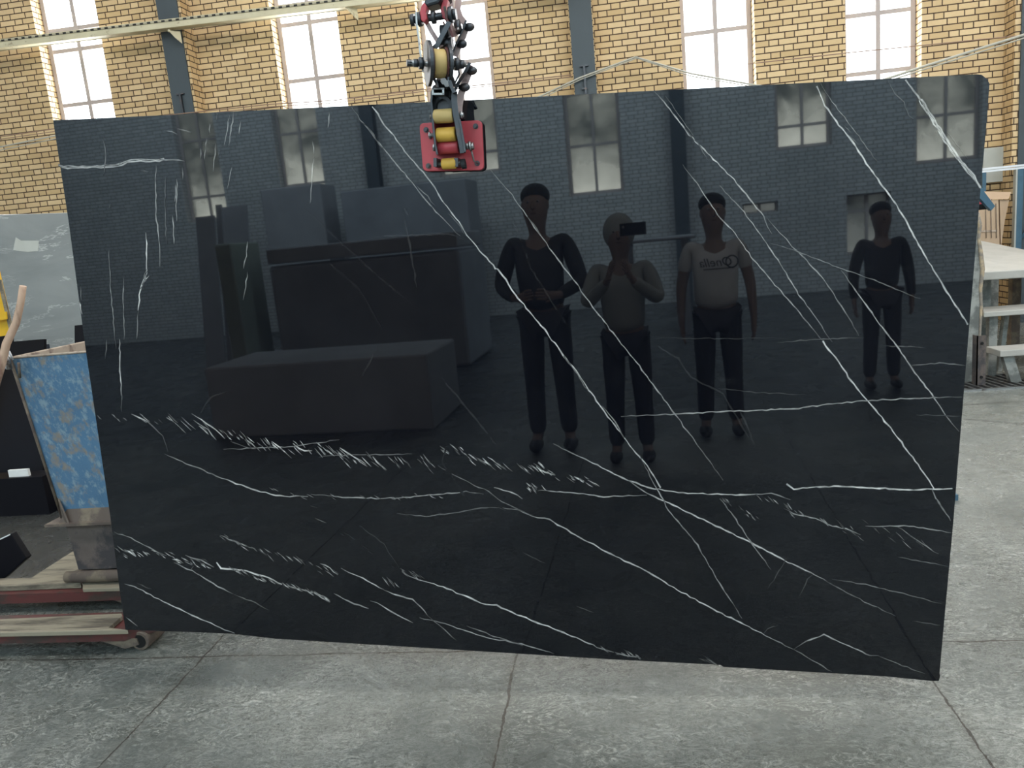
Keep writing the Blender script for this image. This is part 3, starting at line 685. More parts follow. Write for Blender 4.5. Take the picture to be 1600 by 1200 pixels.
# bottom left
V([(178, 831), (205, 841), (246, 862), (260, 868)], 1.2, .4)
ticks([(182, 862), (212, 866), (254, 866), (287, 876), (332, 886)], .26, (6, 15), 30, 14, 1.6, .85, 3)
V([(195, 860), (203, 863), (212, 869)], 3, .9); V([(247, 863), (253, 868)], 3, .9); V([(183, 853), (196, 862)], 1.2, .5)
V([(290, 868), (315, 876), (334, 887)], 1.4, .5)
V([(338, 879), (345, 888), (355, 889), (385, 892), (396, 897), (411, 899), (426, 907), (441, 914)], 2.4, .8, False)
ticks([(355, 888), (441, 914), (490, 925), (518, 942)], .16, (8, 18), 36, 7, 1.4, .7, 2)
V([(441, 914), (470, 921), (490, 926), (502, 934), (516, 941)], 1.4, .55)
V([(272, 879), (300, 892), (340, 916), (365, 928)], 1.5, .5); V([(365, 928), (392, 939), (420, 953)], 1, .25); V([(302, 884), (299, 891)], 1, .6)
V([(522, 927), (536, 935), (554, 944), (576, 951)], 1.6, .6); V([(578, 939), (588, 942), (612, 955), (630, 965), (646, 974)], 1.5, .55)
V([(194, 912), (210, 916), (242, 933), (280, 952), (329, 974), (366, 990)], 1.8, .65); V([(215, 912), (236, 921)], 1, .2); V([(197, 965), (215, 978)], 1, .4)
V([(344, 836), (372, 848), (398, 858)], 1.4, .5); ticks([(344, 838), (398, 860), (452, 872), (479, 883), (526, 896)], .15, (8, 18), 36, 8, 1.3, .5, 3)
V([(500, 880), (515, 888), (528, 898)], 1.7, .65); V([(533, 888), (560, 900), (580, 911), (600, 922)], 1.8, .65); V([(600, 921), (620, 930), (644, 936), (658, 948), (669, 962)], 1.5, .5)
ticks([(600, 905), (622, 918)], .3, (8, 18), 48, 8, 1.3, .6, 3)
V([(655, 965), (688, 972), (728, 986), (760, 996), (816, 1006), (866, 1021)], 1.5, .52); V([(730, 978), (772, 994), (816, 1008)], 1.1, .4); V([(668, 962), (690, 980), (712, 1000)], 1, .3)
V([(628, 892), (640, 900), (656, 906), (692, 917), (728, 932), (760, 945), (776, 946), (808, 960), (848, 976), (880, 988), (940, 1014), (960, 1020)], 2.1, .72)
ticks([(632, 892), (660, 905)], .3, (7, 14), 35, 8, 1.3, .5, 3); ticks([(940, 1013), (1000, 1026)], .2, (8, 16), 38, 6, 1.3, .6, 2)
V([(960, 1020), (1000, 1028)], 1.2, .4); ticks([(1090, 1025), (1120, 1036)], .2, (8, 20), 28, 6, 1.2, .4, 2)
V([(493, 810), (510, 816)], 1.2, .3); V([(495, 794), (484, 790)], 1, .3); V([(816, 863), (852, 880)], 1, .16); V([(900, 947), (928, 957)], 1, .2); V([(560, 820), (600, 850), (625, 890)], 1, .1)
ticks([(510, 812), (560, 850), (620, 890)], .06, (6, 16), 35, 6, 1, .15, 3)
# top left: pale band and hanging streaks
for dy, s_ in ((-1.3, .5), (1.2, .55)):
    V([(91, 257), (98, 261 + dy), (137, 261 + dy), (165, 260 + dy), (185, 259 + dy), (198, 253 + dy), (212, 250 + dy), (235, 251 + dy), (256, 249 + dy)], 2.6, s_, False, 1.1)
V([(250, 249), (270, 250), (290, 252)], 1.6, .4); V([(165, 259), (186, 257), (190, 252)], 1.4, .4)
V([(160, 215), (165, 232), (164, 252), (162, 274)], 1.2, .3); V([(244, 257), (243, 290), (244, 335), (247, 360), (249, 385), (250, 418)], 1.5, .42)
V([(228, 364), (229, 397), (230, 428)], 2.0, .75); V([(230, 426), (225, 437), (220, 447), (218, 460), (216, 486)], 2.0, .75); V([(216, 484), (215, 505), (213, 530)], 1, .3)
ticks([(219, 455), (230, 428)], .35, (6, 12), 118, 12, 1.4, .6, 1.5)
V([(276, 280), (277, 305), (275, 330), (276, 346)], 1.5, .5); V([(275, 287), (273, 315)], 1, .4); V([(270, 337), (271, 360), (273, 381)], 1.5, .5); V([(259, 276), (258, 320), (260, 381)], 1, .22)
V([(170, 390), (172, 446), (179, 520), (181, 545)], 1.3, .35); V([(193, 430), (193, 480), (194, 530)], 1.2, .34); V([(187, 530), (187, 573), (190, 622)], 1.7, .65); V([(190, 615), (190, 645)], 1, .2)
V([(126, 445), (127, 470)], 1.2, .3); V([(124, 470), (128, 492)], 2.0, .65); V([(167, 530), (165, 562)], 1, .25)
for p in [[(329, 193), (327, 210)], [(323, 215), (322, 232)], [(337, 224), (335, 250), (333, 268)], [(358, 182), (355, 205), (350, 227)], [(365, 175), (361, 205), (358, 228)], [(376, 190), (374, 210)], [(321, 232), (320, 250)], [(314, 232), (313, 247)],
          [(362, 260), (358, 280), (355, 295)], [(387, 378), (385, 400), (380, 420)], [(387, 424), (384, 448), (380, 468)], [(285, 262), (286, 281)], [(340, 175), (339, 186)], [(343, 235), (342, 242)], [(485, 318), (487, 280), (490, 245)], [(491, 240), (489, 222)], [(515, 175), (513, 200)]]: V(p, 1.3, .42)
V([(257, 204), (268, 206), (279, 210)], 1.6, .35); V([(278, 202), (288, 204), (300, 207)], 1.6, .35); V([(218, 267), (235, 268)], 1, .18); V([(170, 325), (173, 320)], 1.2, .4)
# faint ghosts in the middle
for p, s_ in (([(480, 330), (540, 385), (600, 440), (650, 480)], .06), ([(630, 335), (640, 380), (648, 430), (652, 460)], .10), ([(560, 600), (575, 570), (590, 540)], .07), ([(1010, 530), (1060, 560), (1080, 590), (1130, 615), (1150, 650), (1180, 700)], .09),
              ([(1155, 640), (1170, 670), (1180, 700)], .10), ([(310, 650), (330, 620), (360, 610)], .08), ([(690, 590), (740, 650), (775, 695)], .09), ([(500, 400), (560, 450), (600, 520)], .05), ([(640, 340), (628, 320)], .08), ([(580, 370), (700, 365), (735, 378)], .09),
              ([(700, 690), (690, 720), (735, 790)], .06), ([(780, 310), (800, 340), (830, 420), (880, 500), (900, 520)], .06)): V(p, 3.6, s_ * .8)
me = bpy.data.meshes.new('marble_slab'); bm.normal_update()
bmesh.ops.recalc_face_normals(bm, faces=side_faces)
bm.to_mesh(me); bm.free(); me.materials.append(MAT['slab'])
MAT['slab_edge'] = worn('rough_slab_edge', (.035, .037, .04), (.16, .16, .155), .60, .7, scale=22, bump=.5)
me.materials.append(MAT['slab_edge'])
slab = bpy.data.objects.new('marble_slab', me); COL.objects.link(slab); slab.location = SO
tag(slab, 'huge polished black marble slab with white veins hanging from the red clamp', 'marble slab')

# ---------------------------------------------------------------- slab clamp and its hanging linkage
K = thing('slab_clamp', 'red slab clamp with yellow rollers and dark linkage gripping the black slab', 'clamp', tuple(onslab(707, 228, .05)))
def cl(px, py, off): return onslab(px, py, off)
def zz(x, y, off): return onslab(620 + x / 4.1375, y / 4.1375, off)   # positions read off an enlarged view


def rrect(cs, r=8, k=5):
    out = []; n = len(cs)
    for i in range(n):
        p = Vector(cs[i]); a = (Vector(cs[i - 1]) - p).normalized(); b = (Vector(cs[(i + 1) % n]) - p).normalized()
        for j in range(k + 1):
            t = j / k; q = (p + a * r) * (1 - t) ** 2 + p * 2 * t * (1 - t) + (p + b * r) * t * t; out.append((q.x, q.y))
    return out


SNV = Vector(SN)
pad = MB(); pad.prism([zz(x, y, .001) for x, y in rrect([(156, 802), (556, 782), (572, 1104), (178, 1112)], 26)], -SNV * .012); part(pad, 'rubber_pad', 'rubber', K)
pl = MB(); pl.prism([zz(x, y, .0135) for x, y in rrect([(152, 800), (554, 780), (568, 1102), (176, 1110)], 34)], -SNV * .012); plate = part(pl, 'face_plate', 'red', K, bevel=.002)
for x, y in ((190, 840), (510, 817), (205, 1073), (520, 1056)):
    p = zz(x, y, .026); b = MB().cyl(p, p - SNV * .009, .0055, 6); b.cyl(p, p - SNV * .002, .0078, 18); part(b, 'bolt', 'steel', plate)
# back jaw on the hidden face
bj = MB(); bj.prism([zz(x, y, -.0215) for x, y in rrect([(200, 800), (500, 790), (510, 1090), (210, 1095)], 30)], SNV * .02); part(bj, 'back_jaw', 'red', K)


def sidebar(pts, o0, o1, wpx, mat, name='side_plate', parent=None):
    """a bar following enlarged-view points, wpx wide, from stand-off o0 to o1"""
    m = MB(); n = len(pts); A = []; B = []
    for i, (x, y) in enumerate(pts):
        x0, y0 = pts[max(i - 1, 0)]; x1, y1 = pts[min(i + 1, n - 1)]; l = math.hypot(x1 - x0, y1 - y0); nx, ny = -(y1 - y0) / l, (x1 - x0) / l
        A.append((x + nx * wpx / 2, y + ny * wpx / 2)); B.append((x - nx * wpx / 2, y - ny * wpx / 2))
    poly = A + B[::-1]
    vs = []; 
    for i in range(n): vs += [zz(*A[i], o0), zz(*B[i], o0), zz(*A[i], o1), zz(*B[i], o1)]
    fs = []
    for i in range(n - 1):
        a, b = 4 * i, 4 * i + 4
        fs += [(a, a + 1, b + 1, b), (a + 2, b + 2, b + 3, a + 3), (a, b, b + 2, a + 2), (a + 1, a + 3, b + 3, b + 1)]
    fs += [(0, 2, 3, 1), (4 * n - 4, 4 * n - 3, 4 * n - 1, 4 * n - 2)]
    m.add(vs, fs); return part(m, name, mat, parent or K, bevel=.0012)


def hroll(x, y, w, h, off, mat, name='roller', tilt=-.07):
    """roller with a sideways axis; w,h in enlarged-view pixels"""
    s = .00187 / 4.1375; a = zz(x - w / 2, y - w / 2 * tilt, off); b = zz(x + w / 2, y + w / 2 * tilt, off)
    o = part(MB().cyl(a, b, h / 2 * (a - b).length / w, 28, bev=.003), name, mat, K)
    e = (b - a).normalized()
    part(MB().cyl(a - e * .012, b + e * .012, .006, 12), 'roller_pin', 'bright_steel', o)
    return o


hroll(338, 1058, 92, 68, .060, 'yellow')
hroll(320, 870, 124, 88, .085, 'yellow')
hroll(303, 750, 124, 86, .095, 'pale_yellow')
hroll(335, 950, 132, 84, .065, 'red', 'pivot_tube')
for x in (268, 398): pass
# lugs of the small bottom roller
for x, wd in ((272, 20), (405, 26)): part(MB().prism([zz(x - wd / 2, 1030, .026), zz(x + wd / 2, 1030, .026), zz(x + wd / 2, 1085, .026), zz(x - wd / 2, 1085, .026)], -SNV * .045), 'roller_lug', 'steel', K)
part(MB().cyl(zz(258, 1060, .060), zz(245 + 5, 1060, .060), .009, 6), 'nut', 'bright_steel', K)
p = part(MB().ring(zz(432, 1060, .055), (1, 0, .1), .014, .006, .012), 'spring', 'rubber', K)
# lower side plates, narrow towards us, deep away from us
lp = [(262, 1000), (248, 940), (240, 860), (232, 780), (226, 700), (222, 650), (232, 600), (262, 550)]
sidebar(lp, .030, .110, 14, 'steel')
rp = [(428, 990), (420, 940), (404, 860), (392, 790), (378, 720), (370, 650), (372, 590)]
sidebar(rp, .030, .115, 40, 'steel'); 
sidebar([(440, 985), (432, 920), (416, 830), (404, 770)], .050, .120, 16, 'steel', 'scraped_plate')
# hook-up pivot bolt on the right, lever rod
for x0, x1, r in ((425, 445, .013), (445, 470, .009), (468, 482, .014), (480, 498, .010)): part(MB().cyl(zz(x0, 948 - (x0 - 425) * .05, .070), zz(x1, 946 - (x1 - 425) * .05, .070), r, 6 if r > .012 else 16), 'pivot_nut', 'bright_steel', K)
part(MB().tube([zz(480, 965, .06), zz(490, 1005, .055), zz(498, 1040, .045), zz(520, 1056, .036)], .0028, 8), 'locking_rod', 'bright_steel', K)
part(MB().cyl(zz(236, 955, .07), zz(248, 955, .07), .010, 6), 'pivot_nut', 'bright_steel', K)
part(MB().cyl(zz(206, 878, .045), zz(232, 874, .045), .006, 8).cyl(zz(210, 878, .045), zz(220, 876, .045), .011, 6), 'side_bolt', 'bright_steel', K)
part(MB().cyl(zz(396, 745, .09), zz(432, 742, .09), .006, 8).cyl(zz(410, 743, .09), zz(424, 743, .09), .010, 6), 'side_bolt', 'bright_steel', K)
# central body with the square tube
part(MB().prism([zz(x, y, .045) for x, y in [(236, 690), (234, 610), (250, 565), (285, 545), (335, 545), (366, 575), (366, 640), (362, 700), (350, 800), (262, 800)]], -SNV * .03), 'web_plate', 'steel', K, bevel=.002)
sq = MB()
for (x0, y0, x1, y1) in ((258, 588, 334, 598), (258, 620, 334, 632), (256, 588, 268, 632), (322, 588, 334, 632)): sq.prism([zz(x0, y0, .078), zz(x1, y0, .078), zz(x1, y1, .078), zz(x0, y1, .078)], -SNV * .05)
part(sq, 'square_tube', 'bright_steel', K)
part(MB().prism([zz(270, 598, .0765), zz(322, 598, .0765), zz(322, 620, .0765), zz(270, 620, .0765)], -SNV * .001), 'tube_mouth_dark', 'hole', K)  # black sheet painted in for the dark inside the tube
part(MB().ring(zz(300, 690, .085), (.25, 1, .1), .030, .020, .012), 'curved_guard', 'steel', K)
# middle pulley block
AX = (Vector((1, .42, -.06))).normalized(); PC = zz(272, 412, .14)
for dx, r, ri, mt in ((-.028, .058, .010, 'steel'), (.026, .050, .010, 'steel')): part(MB().ring(PC + AX * dx, AX, r, ri, .009, 40), 'cheek_plate', mt, K, bevel=.001)
for dx in (-.0195, .0185): part(MB().ring(PC + AX * dx, AX, .042, .010, .004, 40), 'roller_washer', 'darkred', K)
part(MB().cyl(PC - AX * .0165, PC + AX * .0165, .037, 32, bev=.003), 'roller', 'pale_yellow', K)
part(MB().cyl(PC - AX * .085, PC + AX * .075, .008, 14), 'pulley_axle', 'bright_steel', K)
for dx, r in ((-.048, .016), (-.062, .011), (.048, .017), (.062, .012), (-.08, .009)): part(MB().cyl(PC + AX * (dx - .006), PC + AX * (dx + .006), r, 6), 'axle_nut', 'steel', K)
for px in ((300, 525), (320, 540)): part(MB().cyl(zz(*px, .12), zz(px[0] + 4, px[1], .15), .009, 6), 'neck_bolt', 'bright_steel', K)
# neck below pulley
sidebar([(262, 565), (258, 540), (238, 505), (215, 460)], .06, .15, 20, 'steel', 'neck_plate')
sidebar([(372, 600), (352, 560), (340, 520), (330, 480)], .06, .15, 24, 'steel', 'neck_plate')
part(MB().cyl(zz(262, 548, .10), zz(350, 545, .10), .016, 16), 'neck_tube', 'steel', K)
# upper crossing links
sidebar([(196, 150), (225, 205), (262, 262), (290, 305)], .10, .125, 30, 'pink', 'cross_link')
sidebar([(340, 140), (312, 195), (285, 245), (262, 290), (232, 320)], .13, .155, 34, 'steel', 'cross_link')
sidebar([(300, 140), (322, 190), (345, 232), (366, 268)], .07, .09, 12, 'pink', 'cross_link')
sidebar([(308, 40), (318, 90), (322, 130), (345, 190), (362, 240)], .12, .15, 16, 'darkred', 'cross_link')
part(MB().prism([zz(x, y, .12) for x, y in [(196, 30), (176, 60), (166, 100), (176, 150), (196, 166), (214, 140), (206, 100), (214, 60)]], -SNV * .03), 'end_lobe', 'red', K, bevel=.003)
part(MB().prism([zz(x, y, .10) for x, y in [(330, -10), (306, 30), (298, 80), (308, 128), (330, 148), (346, 120), (336, 70), (345, 20)]], -SNV * .03), 'end_lobe', 'red', K, bevel=.003)
part(MB().cyl(zz(98, 130, .135), zz(375, 92, .115), .0095, 14), 'upper_axle', 'steel', K)
for x, y, r in ((104, 129, .016), (150, 123, .019), (238, 112, .017), (350, 95, .021), (372, 92, .014)): part(MB().cyl(zz(x - 12, y + 1.5, .13), zz(x + 12, y - 1.5, .13), r, 8), 'axle_nut', 'steel', K)
part(MB().cyl(zz(275, 285, .11), zz(360, 275, .11), .0165, 18), 'spacer_tube', 'steel', K)
part(MB().cyl(zz(285, 205, .11), zz(340, 200, .11), .017, 18), 'spacer_tube', 'steel', K)
# slim outer link on the left
sidebar([(124, 75), (128, 150), (142, 250), (150, 330), (160, 400), (170, 466)], .14, .150, 13, 'bright_steel', 'outer_link')
# head of the linkage leaving the picture
part(MB().prism([zz(x, y, .09) for x, y in [(205, 60), (232, 10), (236, -60), (330, -60), (330, -10), (320, 40), (300, 62), (262, 72), (228, 84)]], -SNV * .06), 'head_block', 'steel', K, bevel=.006)
part(MB().cyl(zz(285, 12, .10), zz(285, -70, .10), .030, 20), 'head_swivel', 'steel', K)
part(MB().tube([zz(285, -60, .10), zz(287, -400, .10), zz(300, -1500, .10)], .014, 12), 'hoist_rope', 'steel', K)
# right hand zigzag arms with knobs
ARM1 = [(395, 5), (415, 60), (450, 135), (425, 185), (392, 250), (365, 315), (345, 368)]
sidebar([(340, -20), (350, 60), (335, 110), (345, 170), (372, 240)], .02, .05, 40, 'pink', 'rear_arm')
sidebar([(400, -10), (392, 60), (408, 110), (440, 150)], .00, .03, 42, 'pink', 'rear_arm')
sidebar([(448, 132), (432, 180), (405, 240), (375, 305), (352, 362)], .02, .065, 13, 'steel', 'rear_arm')
sidebar([(452, 170), (430, 235), (400, 300), (375, 365)], .0, .03, 40, 'pink', 'rear_arm')
sidebar([(352, 362), (372, 400), (398, 450), (404, 480), (372, 545)], .01, .045, 12, 'steel', 'rear_arm')
sidebar([(388, 372), (402, 400), (440, 420), (460, 400)], .01, .03, 12, 'pink', 'rear_arm')
sidebar([(330, 440), (348, 480), (362, 520), (372, 560)], .02, .05, 26, 'steel', 'rear_arm')
sidebar([(472, 405), (455, 440), (425, 495), (392, 545), (372, 590), (368, 650), (375, 720)], .015, .06, 22, 'steel', 'rear_arm')
sidebar([(470, 420), (462, 480), (432, 560), (412, 620), (402, 690), (398, 760)], .005, .03, 46, 'pink', 'rear_arm')
for x, y, r in ((468, 175, .0135), (420, 285, .0135), (486, 458, .0135), (440, 565, .0135)):
    q = zz(x, y, .03); part(MB().ball(q, r, 16, 10, (1.15, .9, .85)), 'arm_knob', 'steel', K)
    part(MB().cyl(q, zz(x - 40, y - 4, .03), .006, 10), 'knob_pin', 'steel', K)
part(MB().cyl(zz(380, 178, .05), zz(412, 170, .05), .019, 14), 'arm_boss', 'steel', K)
part(MB().cyl(zz(386, 180, .07), zz(400, 208, .065), .006, 8), 'arm_bolt', 'bright_steel', K)

# ---------------------------------------------------------------- left: pallet truck, boards and blue hopper
PJ = thing('pallet_truck', 'red hand pallet truck with worn forks under the blue hopper', 'pallet truck', (-3.6, 2.9, 0))
ZF = .10
def fork(y0px, tipx, tipy, w, name='fork'):
    tip = flr(tipx, tipy, ZF); m = MB()
    x1 = tip.x; x0 = -4.4; yn = tip.y; yf = yn + w
    prof = [(yn, ZF), (yn, ZF - .046), (yn + .008, ZF - .046), (yn + .008, ZF - .008), (yf - .008, ZF - .008), (yf - .008, ZF - .046), (yf, ZF - .046), (yf, ZF)]
    vs = []; xs = [x0, x1 - .14, x1]
    for i, x in enumerate(xs):
        for (y, z) in prof: vs.append((x, y if i < 2 else (y * .35 + (yn + yf) / 2 * .65), z if i < 2 else min(z, ZF) * .5 + (ZF - .01) * .5))
    n = len(prof); fs = [(i * n + k, i * n + (k + 1) % n, (i + 1) * n + (k + 1) % n, (i + 1) * n + k) for i in range(2) for k in range(n)]
    fs += [tuple(range(n)), tuple(range(2 * n, 3 * n))]
    m.add(vs, fs); return part(m, name, 'darkred', PJ), x1, yn, yf
f1, x1, yn, yf = fork(985, 240, 984, .16)
f2, x2, yn2, yf2 = fork(925, 250, 921, .16)
for (tx, ty, ya, yb) in ((x1, 0, yn, yf), (x2, 0, yn2, yf2)):
    for k, dx in enumerate((.085,)):
        wc = Vector((tx - dx, (ya + yb) / 2, .041)); r = part(MB().cyl(wc - Vector((0, .062, 0)), wc + Vector((0, .062, 0)), .041, 28, bev=.003), 'load_roller', 'flange', PJ)
        part(MB().cyl(wc - Vector((0, .064, 0)), wc + Vector((0, .064, 0)), .028, 20), 'roller_hub', 'hole', r)
    for yy_ in (ya + .010, yb - .018): part(MB().prism([Vector((tx - .30, yy_, .068)), Vector((tx - .16, yy_, .068)), Vector((tx - .09, yy_, .055)), Vector((tx - .085, yy_, .03)), Vector((tx - .15, yy_, .014)), Vector((tx - .19, yy_, .03))], (0, .008, 0)), 'roller_bracket', 'flange', PJ)
part(MB().bb((-4.75, yn, .06), (-4.4, yf2, .42)), 'pump_housing', 'darkred', PJ, bevel=.02)
part(MB().tube([(-4.6, 3.0, .42), (-4.85, 3.0, .9), (-4.95, 3.0, 1.2)], .02, 10).tube([(-4.95, 2.85, 1.2), (-4.95, 3.15, 1.2)], .014, 10), 'tow_handle', 'darkred', PJ)
part(MB().cyl((-4.6, 2.96, .09), (-4.6, 3.04, .09), .09, 24), 'steer_wheel', 'rubber', PJ)


def board(name, label, pts, z, th, mat='plank', group='boards laid across the pallet truck forks'):
    P = [flr(x, y, z) for x, y in pts]; o = MB().prism([Vector((p.x, p.y, z)) for p in P], (0, 0, -th)).build(name, mat, origin=(P[0].x, P[0].y, z - th), bevel=.003)
    return tag(o, label, 'board', group)
board('wooden_board', 'wide dusty board lying along the front fork, notched at its right end', [(-60, 970), (-60, 990), (200, 984), (170, 980), (191, 962), (190, 958)], ZF + .022, .02)
board('wooden_board', 'broken narrow plank lying behind the rear fork in front of the hopper', [(-60, 914), (4, 916), (126, 911), (124, 901), (6, 903), (-60, 908)], ZF + .028, .026)
board('wooden_board', 'dusty flat board on the rear fork under the hopper foot', [(129, 920), (200, 918), (198, 900), (129, 901)], ZF + .019, .018)
board('wooden_board', 'pale crumb covered board beneath the hopper foot', [(45, 905), (122, 902), (138, 893), (240, 890), (240, 845), (112, 862)], ZF + .014, .013)

# hopper
HZ0, HZF, HZT = .23, .50, 1.22
def at_z(px, py, z): return flr(px, py, z)
HB = thing('hopper', 'blue worn steel mixing hopper standing on the red pallet truck', 'hopper', (-2.3, 3.3, HZ0 - .05))
A0 = at(18, 559, 2.92); ztop = A0.z
FL = flr(100, 812, .42); 
yb = FL.y; zb = FL.z
A1 = Vector((-1.75, 2.92, ztop)); B0 = Vector((FL.x, yb, zb)); B1 = Vector((-1.95, yb, zb))
DEP = 1.15; C0 = Vector((A0.x, A0.y + DEP, ztop)); C1 = Vector((A1.x, A1.y + DEP, ztop)); D0 = Vector((B0.x, yb + .55, zb)); D1 = Vector((B1.x, yb + .55, zb))
def shell(quads, th, mat, name):
    m = MB()
    for q in quads:
        q = [Vector(p) for p in q]; nn = (q[1] - q[0]).cross(q[3] - q[0]).normalized(); m.prism(q, nn * th)
    return part(m, name, mat, HB)
shell([(A0, B0, B1, A1)], -.005, 'blue', 'front_wall')
shell([(C0, D0, B0, A0)], -.005, 'blue', 'side_wall'); shell([(A1, B1, D1, C1)], -.005, 'blue', 'side_wall'); shell([(C1, D1, D0, C0)], -.005, 'blue', 'back_wall')
i_ = Vector((.008, .012, 0)); shell([(A0 + i_, C0 + i_, D0 + i_, B0 + i_)], .003, 'inside', 'lining')
shell([(C0 - Vector((0, .012, 0)), C1 - Vector((0, .012, 0)), D1 - Vector((0, .012, 0)), D0 - Vector((0, .012, 0)))], .003, 'inside', 'lining')
m = MB(); off = .012
for p, q in ((A0, A1), (A0, C0), (C0, C1)): m.tube([p, q], .005, 8)
part(m, 'rim', 'inside', HB)
m = MB(); m.tube([A0 + Vector((-.002, -.006, 0)), B0 + Vector((-.002, -.006, 0))], .006, 8); part(m, 'corner_seam', 'flange', HB)
# flange plate, gusset, foot box, foot lip
fz = zb; part(MB().bb((B0.x - .055, yb - .06, fz - .012), (B1.x + .06, yb + .62, fz + .0)), 'flange_plate', 'flange', HB)
part(MB().prism([B0 + Vector((.0, -.01, 0)), B0 + Vector((.06, -.055, 0)), B0 + Vector((.0, -.02, .14))], (.006, .004, 0)), 'gusset', 'flange', HB)
part(MB().prism([B0 + Vector((.0, -.03, 0)), B0 + Vector((1.2, -.03, 0)), B0 + Vector((1.2, .0, .065)), B0 + Vector((.05, .0, .075))], (0, -.004, 0)), 'dust_ledge', 'flange', HB)
fb = flr(120, 874, HZ0); xl = fb.x
part(MB().prism([Vector((B0.x + .02, yb - .02, fz - .012)), Vector((B1.x, yb - .02, fz - .012)), Vector((B1.x, yb - .02, HZ0 - .05)), Vector((xl, yb - .02, HZ0 - .05))], (0, .55, 0)), 'foot_box', 'dirt_steel', HB)
part(MB().cyl((xl - .05, yb - .04, HZ0 - .085 + .01), (B1.x, yb - .04, HZ0 - .085 + .01), .026, 14).bb((xl - .03, yb - .05, HZ0 - .10), (B1.x, yb + .5, HZ0 - .06)), 'foot_rim', 'flange', HB)
lug = at(14, 572, 2.90); m = MB()
m.tube([at(5, 560, 2.88), at(8, 548, 2.88), at(14, 549, 2.88), at(20, 562, 2.9)], .0045, 8); m.tube([at(5, 560, 2.88), at(10, 576, 2.88)], .004, 8); part(m, 'lifting_ring', 'rail_white', HB)
m = MB(); m.tube([at(10, 552, 2.89), at(14, 577, 2.89)], .012, 8); part(m, 'lug', 'bright_steel', HB)
m = MB(); m.tube([at(29, 567, 2.9), at(31, 590, 2.92)], .006, 8); part(m, 'weld_bead', 'flange', HB)
m = MB().tube([at(36, 447, 2.86), at(32, 475, 2.86), at(25, 505, 2.84), at(10, 537, 2.82), at(2, 570, 2.80), at(-14, 625, 2.78), at(-40, 720, 2.74)], [.013, .0135, .0145, .0155, .016, .016, .016], 12)
tag(m.build('wooden_pole', 'wood_pole', origin=at(2, 570, 2.8)), 'bent worn wooden pole leaning on the corner of the blue hopper', 'pole')

# black offcut in the near left corner, standing on the boards
q = [at(-70, 875, 3.25), at(16, 834, 3.25), at(41, 873, 3.25), at(5, 905, 3.25), at(-70, 950, 3.25)]
o = MB().prism(q, (0, .04, 0)).build('stone_offcut', 'black_stone', origin=q[3], bevel=.004); tag(o, 'black stone offcut with a bright top edge at the far left', 'stone offcut')
part(MB().prism([q[0], q[1], q[1] + Vector((0, 0, -.006)), q[0] + Vector((0, 0, -.006))], (0, -.003, 0)), 'polished_edge', 'white', o)

# rack of black slabs behind the hopper and the big grey marble slab on it
G = [(-260, 340), (0, 336), (40, 335), (103, 333), (330, 327)]
top = [at(x, y, 6.5) for x, y in G]; bot = [Vector((p.x, 6.0, .12)) for p in top]
m = MB(); n = len(top); 
m.add(list(top) + list(bot) + [p + Vector((0, .03, .005)) for p in top] + [p + Vector((0, .03, 0)) for p in bot],
      [(i, i + 1, i + 1 + n, i + n) for i in range(n - 1)] + [(i + 2 * n, i + 3 * n, i + 1 + 3 * n, i + 1 + 2 * n) for i in range(n - 1)] +
      [(i, i + 2 * n, i + 1 + 2 * n, i + 1) for i in range(n - 1)] + [(i + n, i + 1 + n, i + 1 + 3 * n, i + 3 * n) for i in range(n - 1)] + [(0, n, 3 * n, 2 * n), (n - 1, 3 * n - 1, 4 * n - 1, 2 * n - 1)])
o = m.build('marble_slab', 'greymarble', origin=bot[2]); tag(o, 'weathered grey marble slab leaning behind the blue hopper', 'marble slab')
def ongrey(px, py, off=.004):
    nrm = (top[3] - top[1]).cross(bot[1] - top[1]).normalized(); nrm = nrm if nrm.y < 0 else -nrm
    d = Vector(_ray(px, py)); t = (top[1] - Vector(CO)).dot(nrm) / d.dot(nrm); return Vector(CO) + d * t + nrm * off
part(MB().prism([ongrey(x, y, .002) for x, y in [(25, 371), (33, 376), (61, 376), (60, 392), (44, 394), (21, 391)]], (0, -.002, 0)), 'paper_label', 'panel', o)
# A-frame holding it
AF = thing('slab_rack', 'dark blue steel A-frame rack in shadow behind the hopper', 'rack', (-6.3, 5.4, 0))
MAT['rack'] = simple('rack_paint', (.018, .026, .042), .6)
for x in (-5.9, -4.9, -3.4):
    part(MB().tube([(x, 4.55, .06), (x + .02, 5.3, 1.05)], .035, 4), 'rack_leg', 'rack', AF); part(MB().tube([(x, 6.1, .06), (x + .02, 5.4, 1.05)], .035, 4), 'rack_leg', 'rack', AF)
part(MB().bb((-7.4, 4.5, 0), (-2.9, 4.62, .10)), 'base_rail', 'rack', AF); part(MB().bb((-7.4, 6.0, 0), (-2.9, 6.15, .10)), 'base_rail', 'rack', AF)
part(MB().bb((-7.4, 5.30, .98), (-4.3, 5.38, 1.04)), 'top_rail', 'rack', AF)
for k, (xa, xb, yb_, h, lab) in enumerate(((-7.2, -4.15, 4.85, 1.10, 'large black slab leaning on the rack left of the hopper'), (-6.9, -4.45, 4.92, 1.22, 'taller black slab behind the front one on the rack'), (-4.0, -3.3, 5.0, 1.17, 'narrow black slab leaning right behind the hopper rim'))):
    m = MB(); m.prism([Vector((xa, yb_, .1)), Vector((xb, yb_, .1)), Vector((xb, yb_ + .3, h)), Vector((xa, yb_ + .3, h))], (0, .025, -.005)); tag(m.build('black_slab', 'black_stone', origin=(xa, yb_, .1)), lab, 'stone slab', 'black slabs on the A-frame rack')
q = flr(28, 740, .01)
p0_, p1_ = at(12, 735, 4.45), at(45, 744, 4.45)
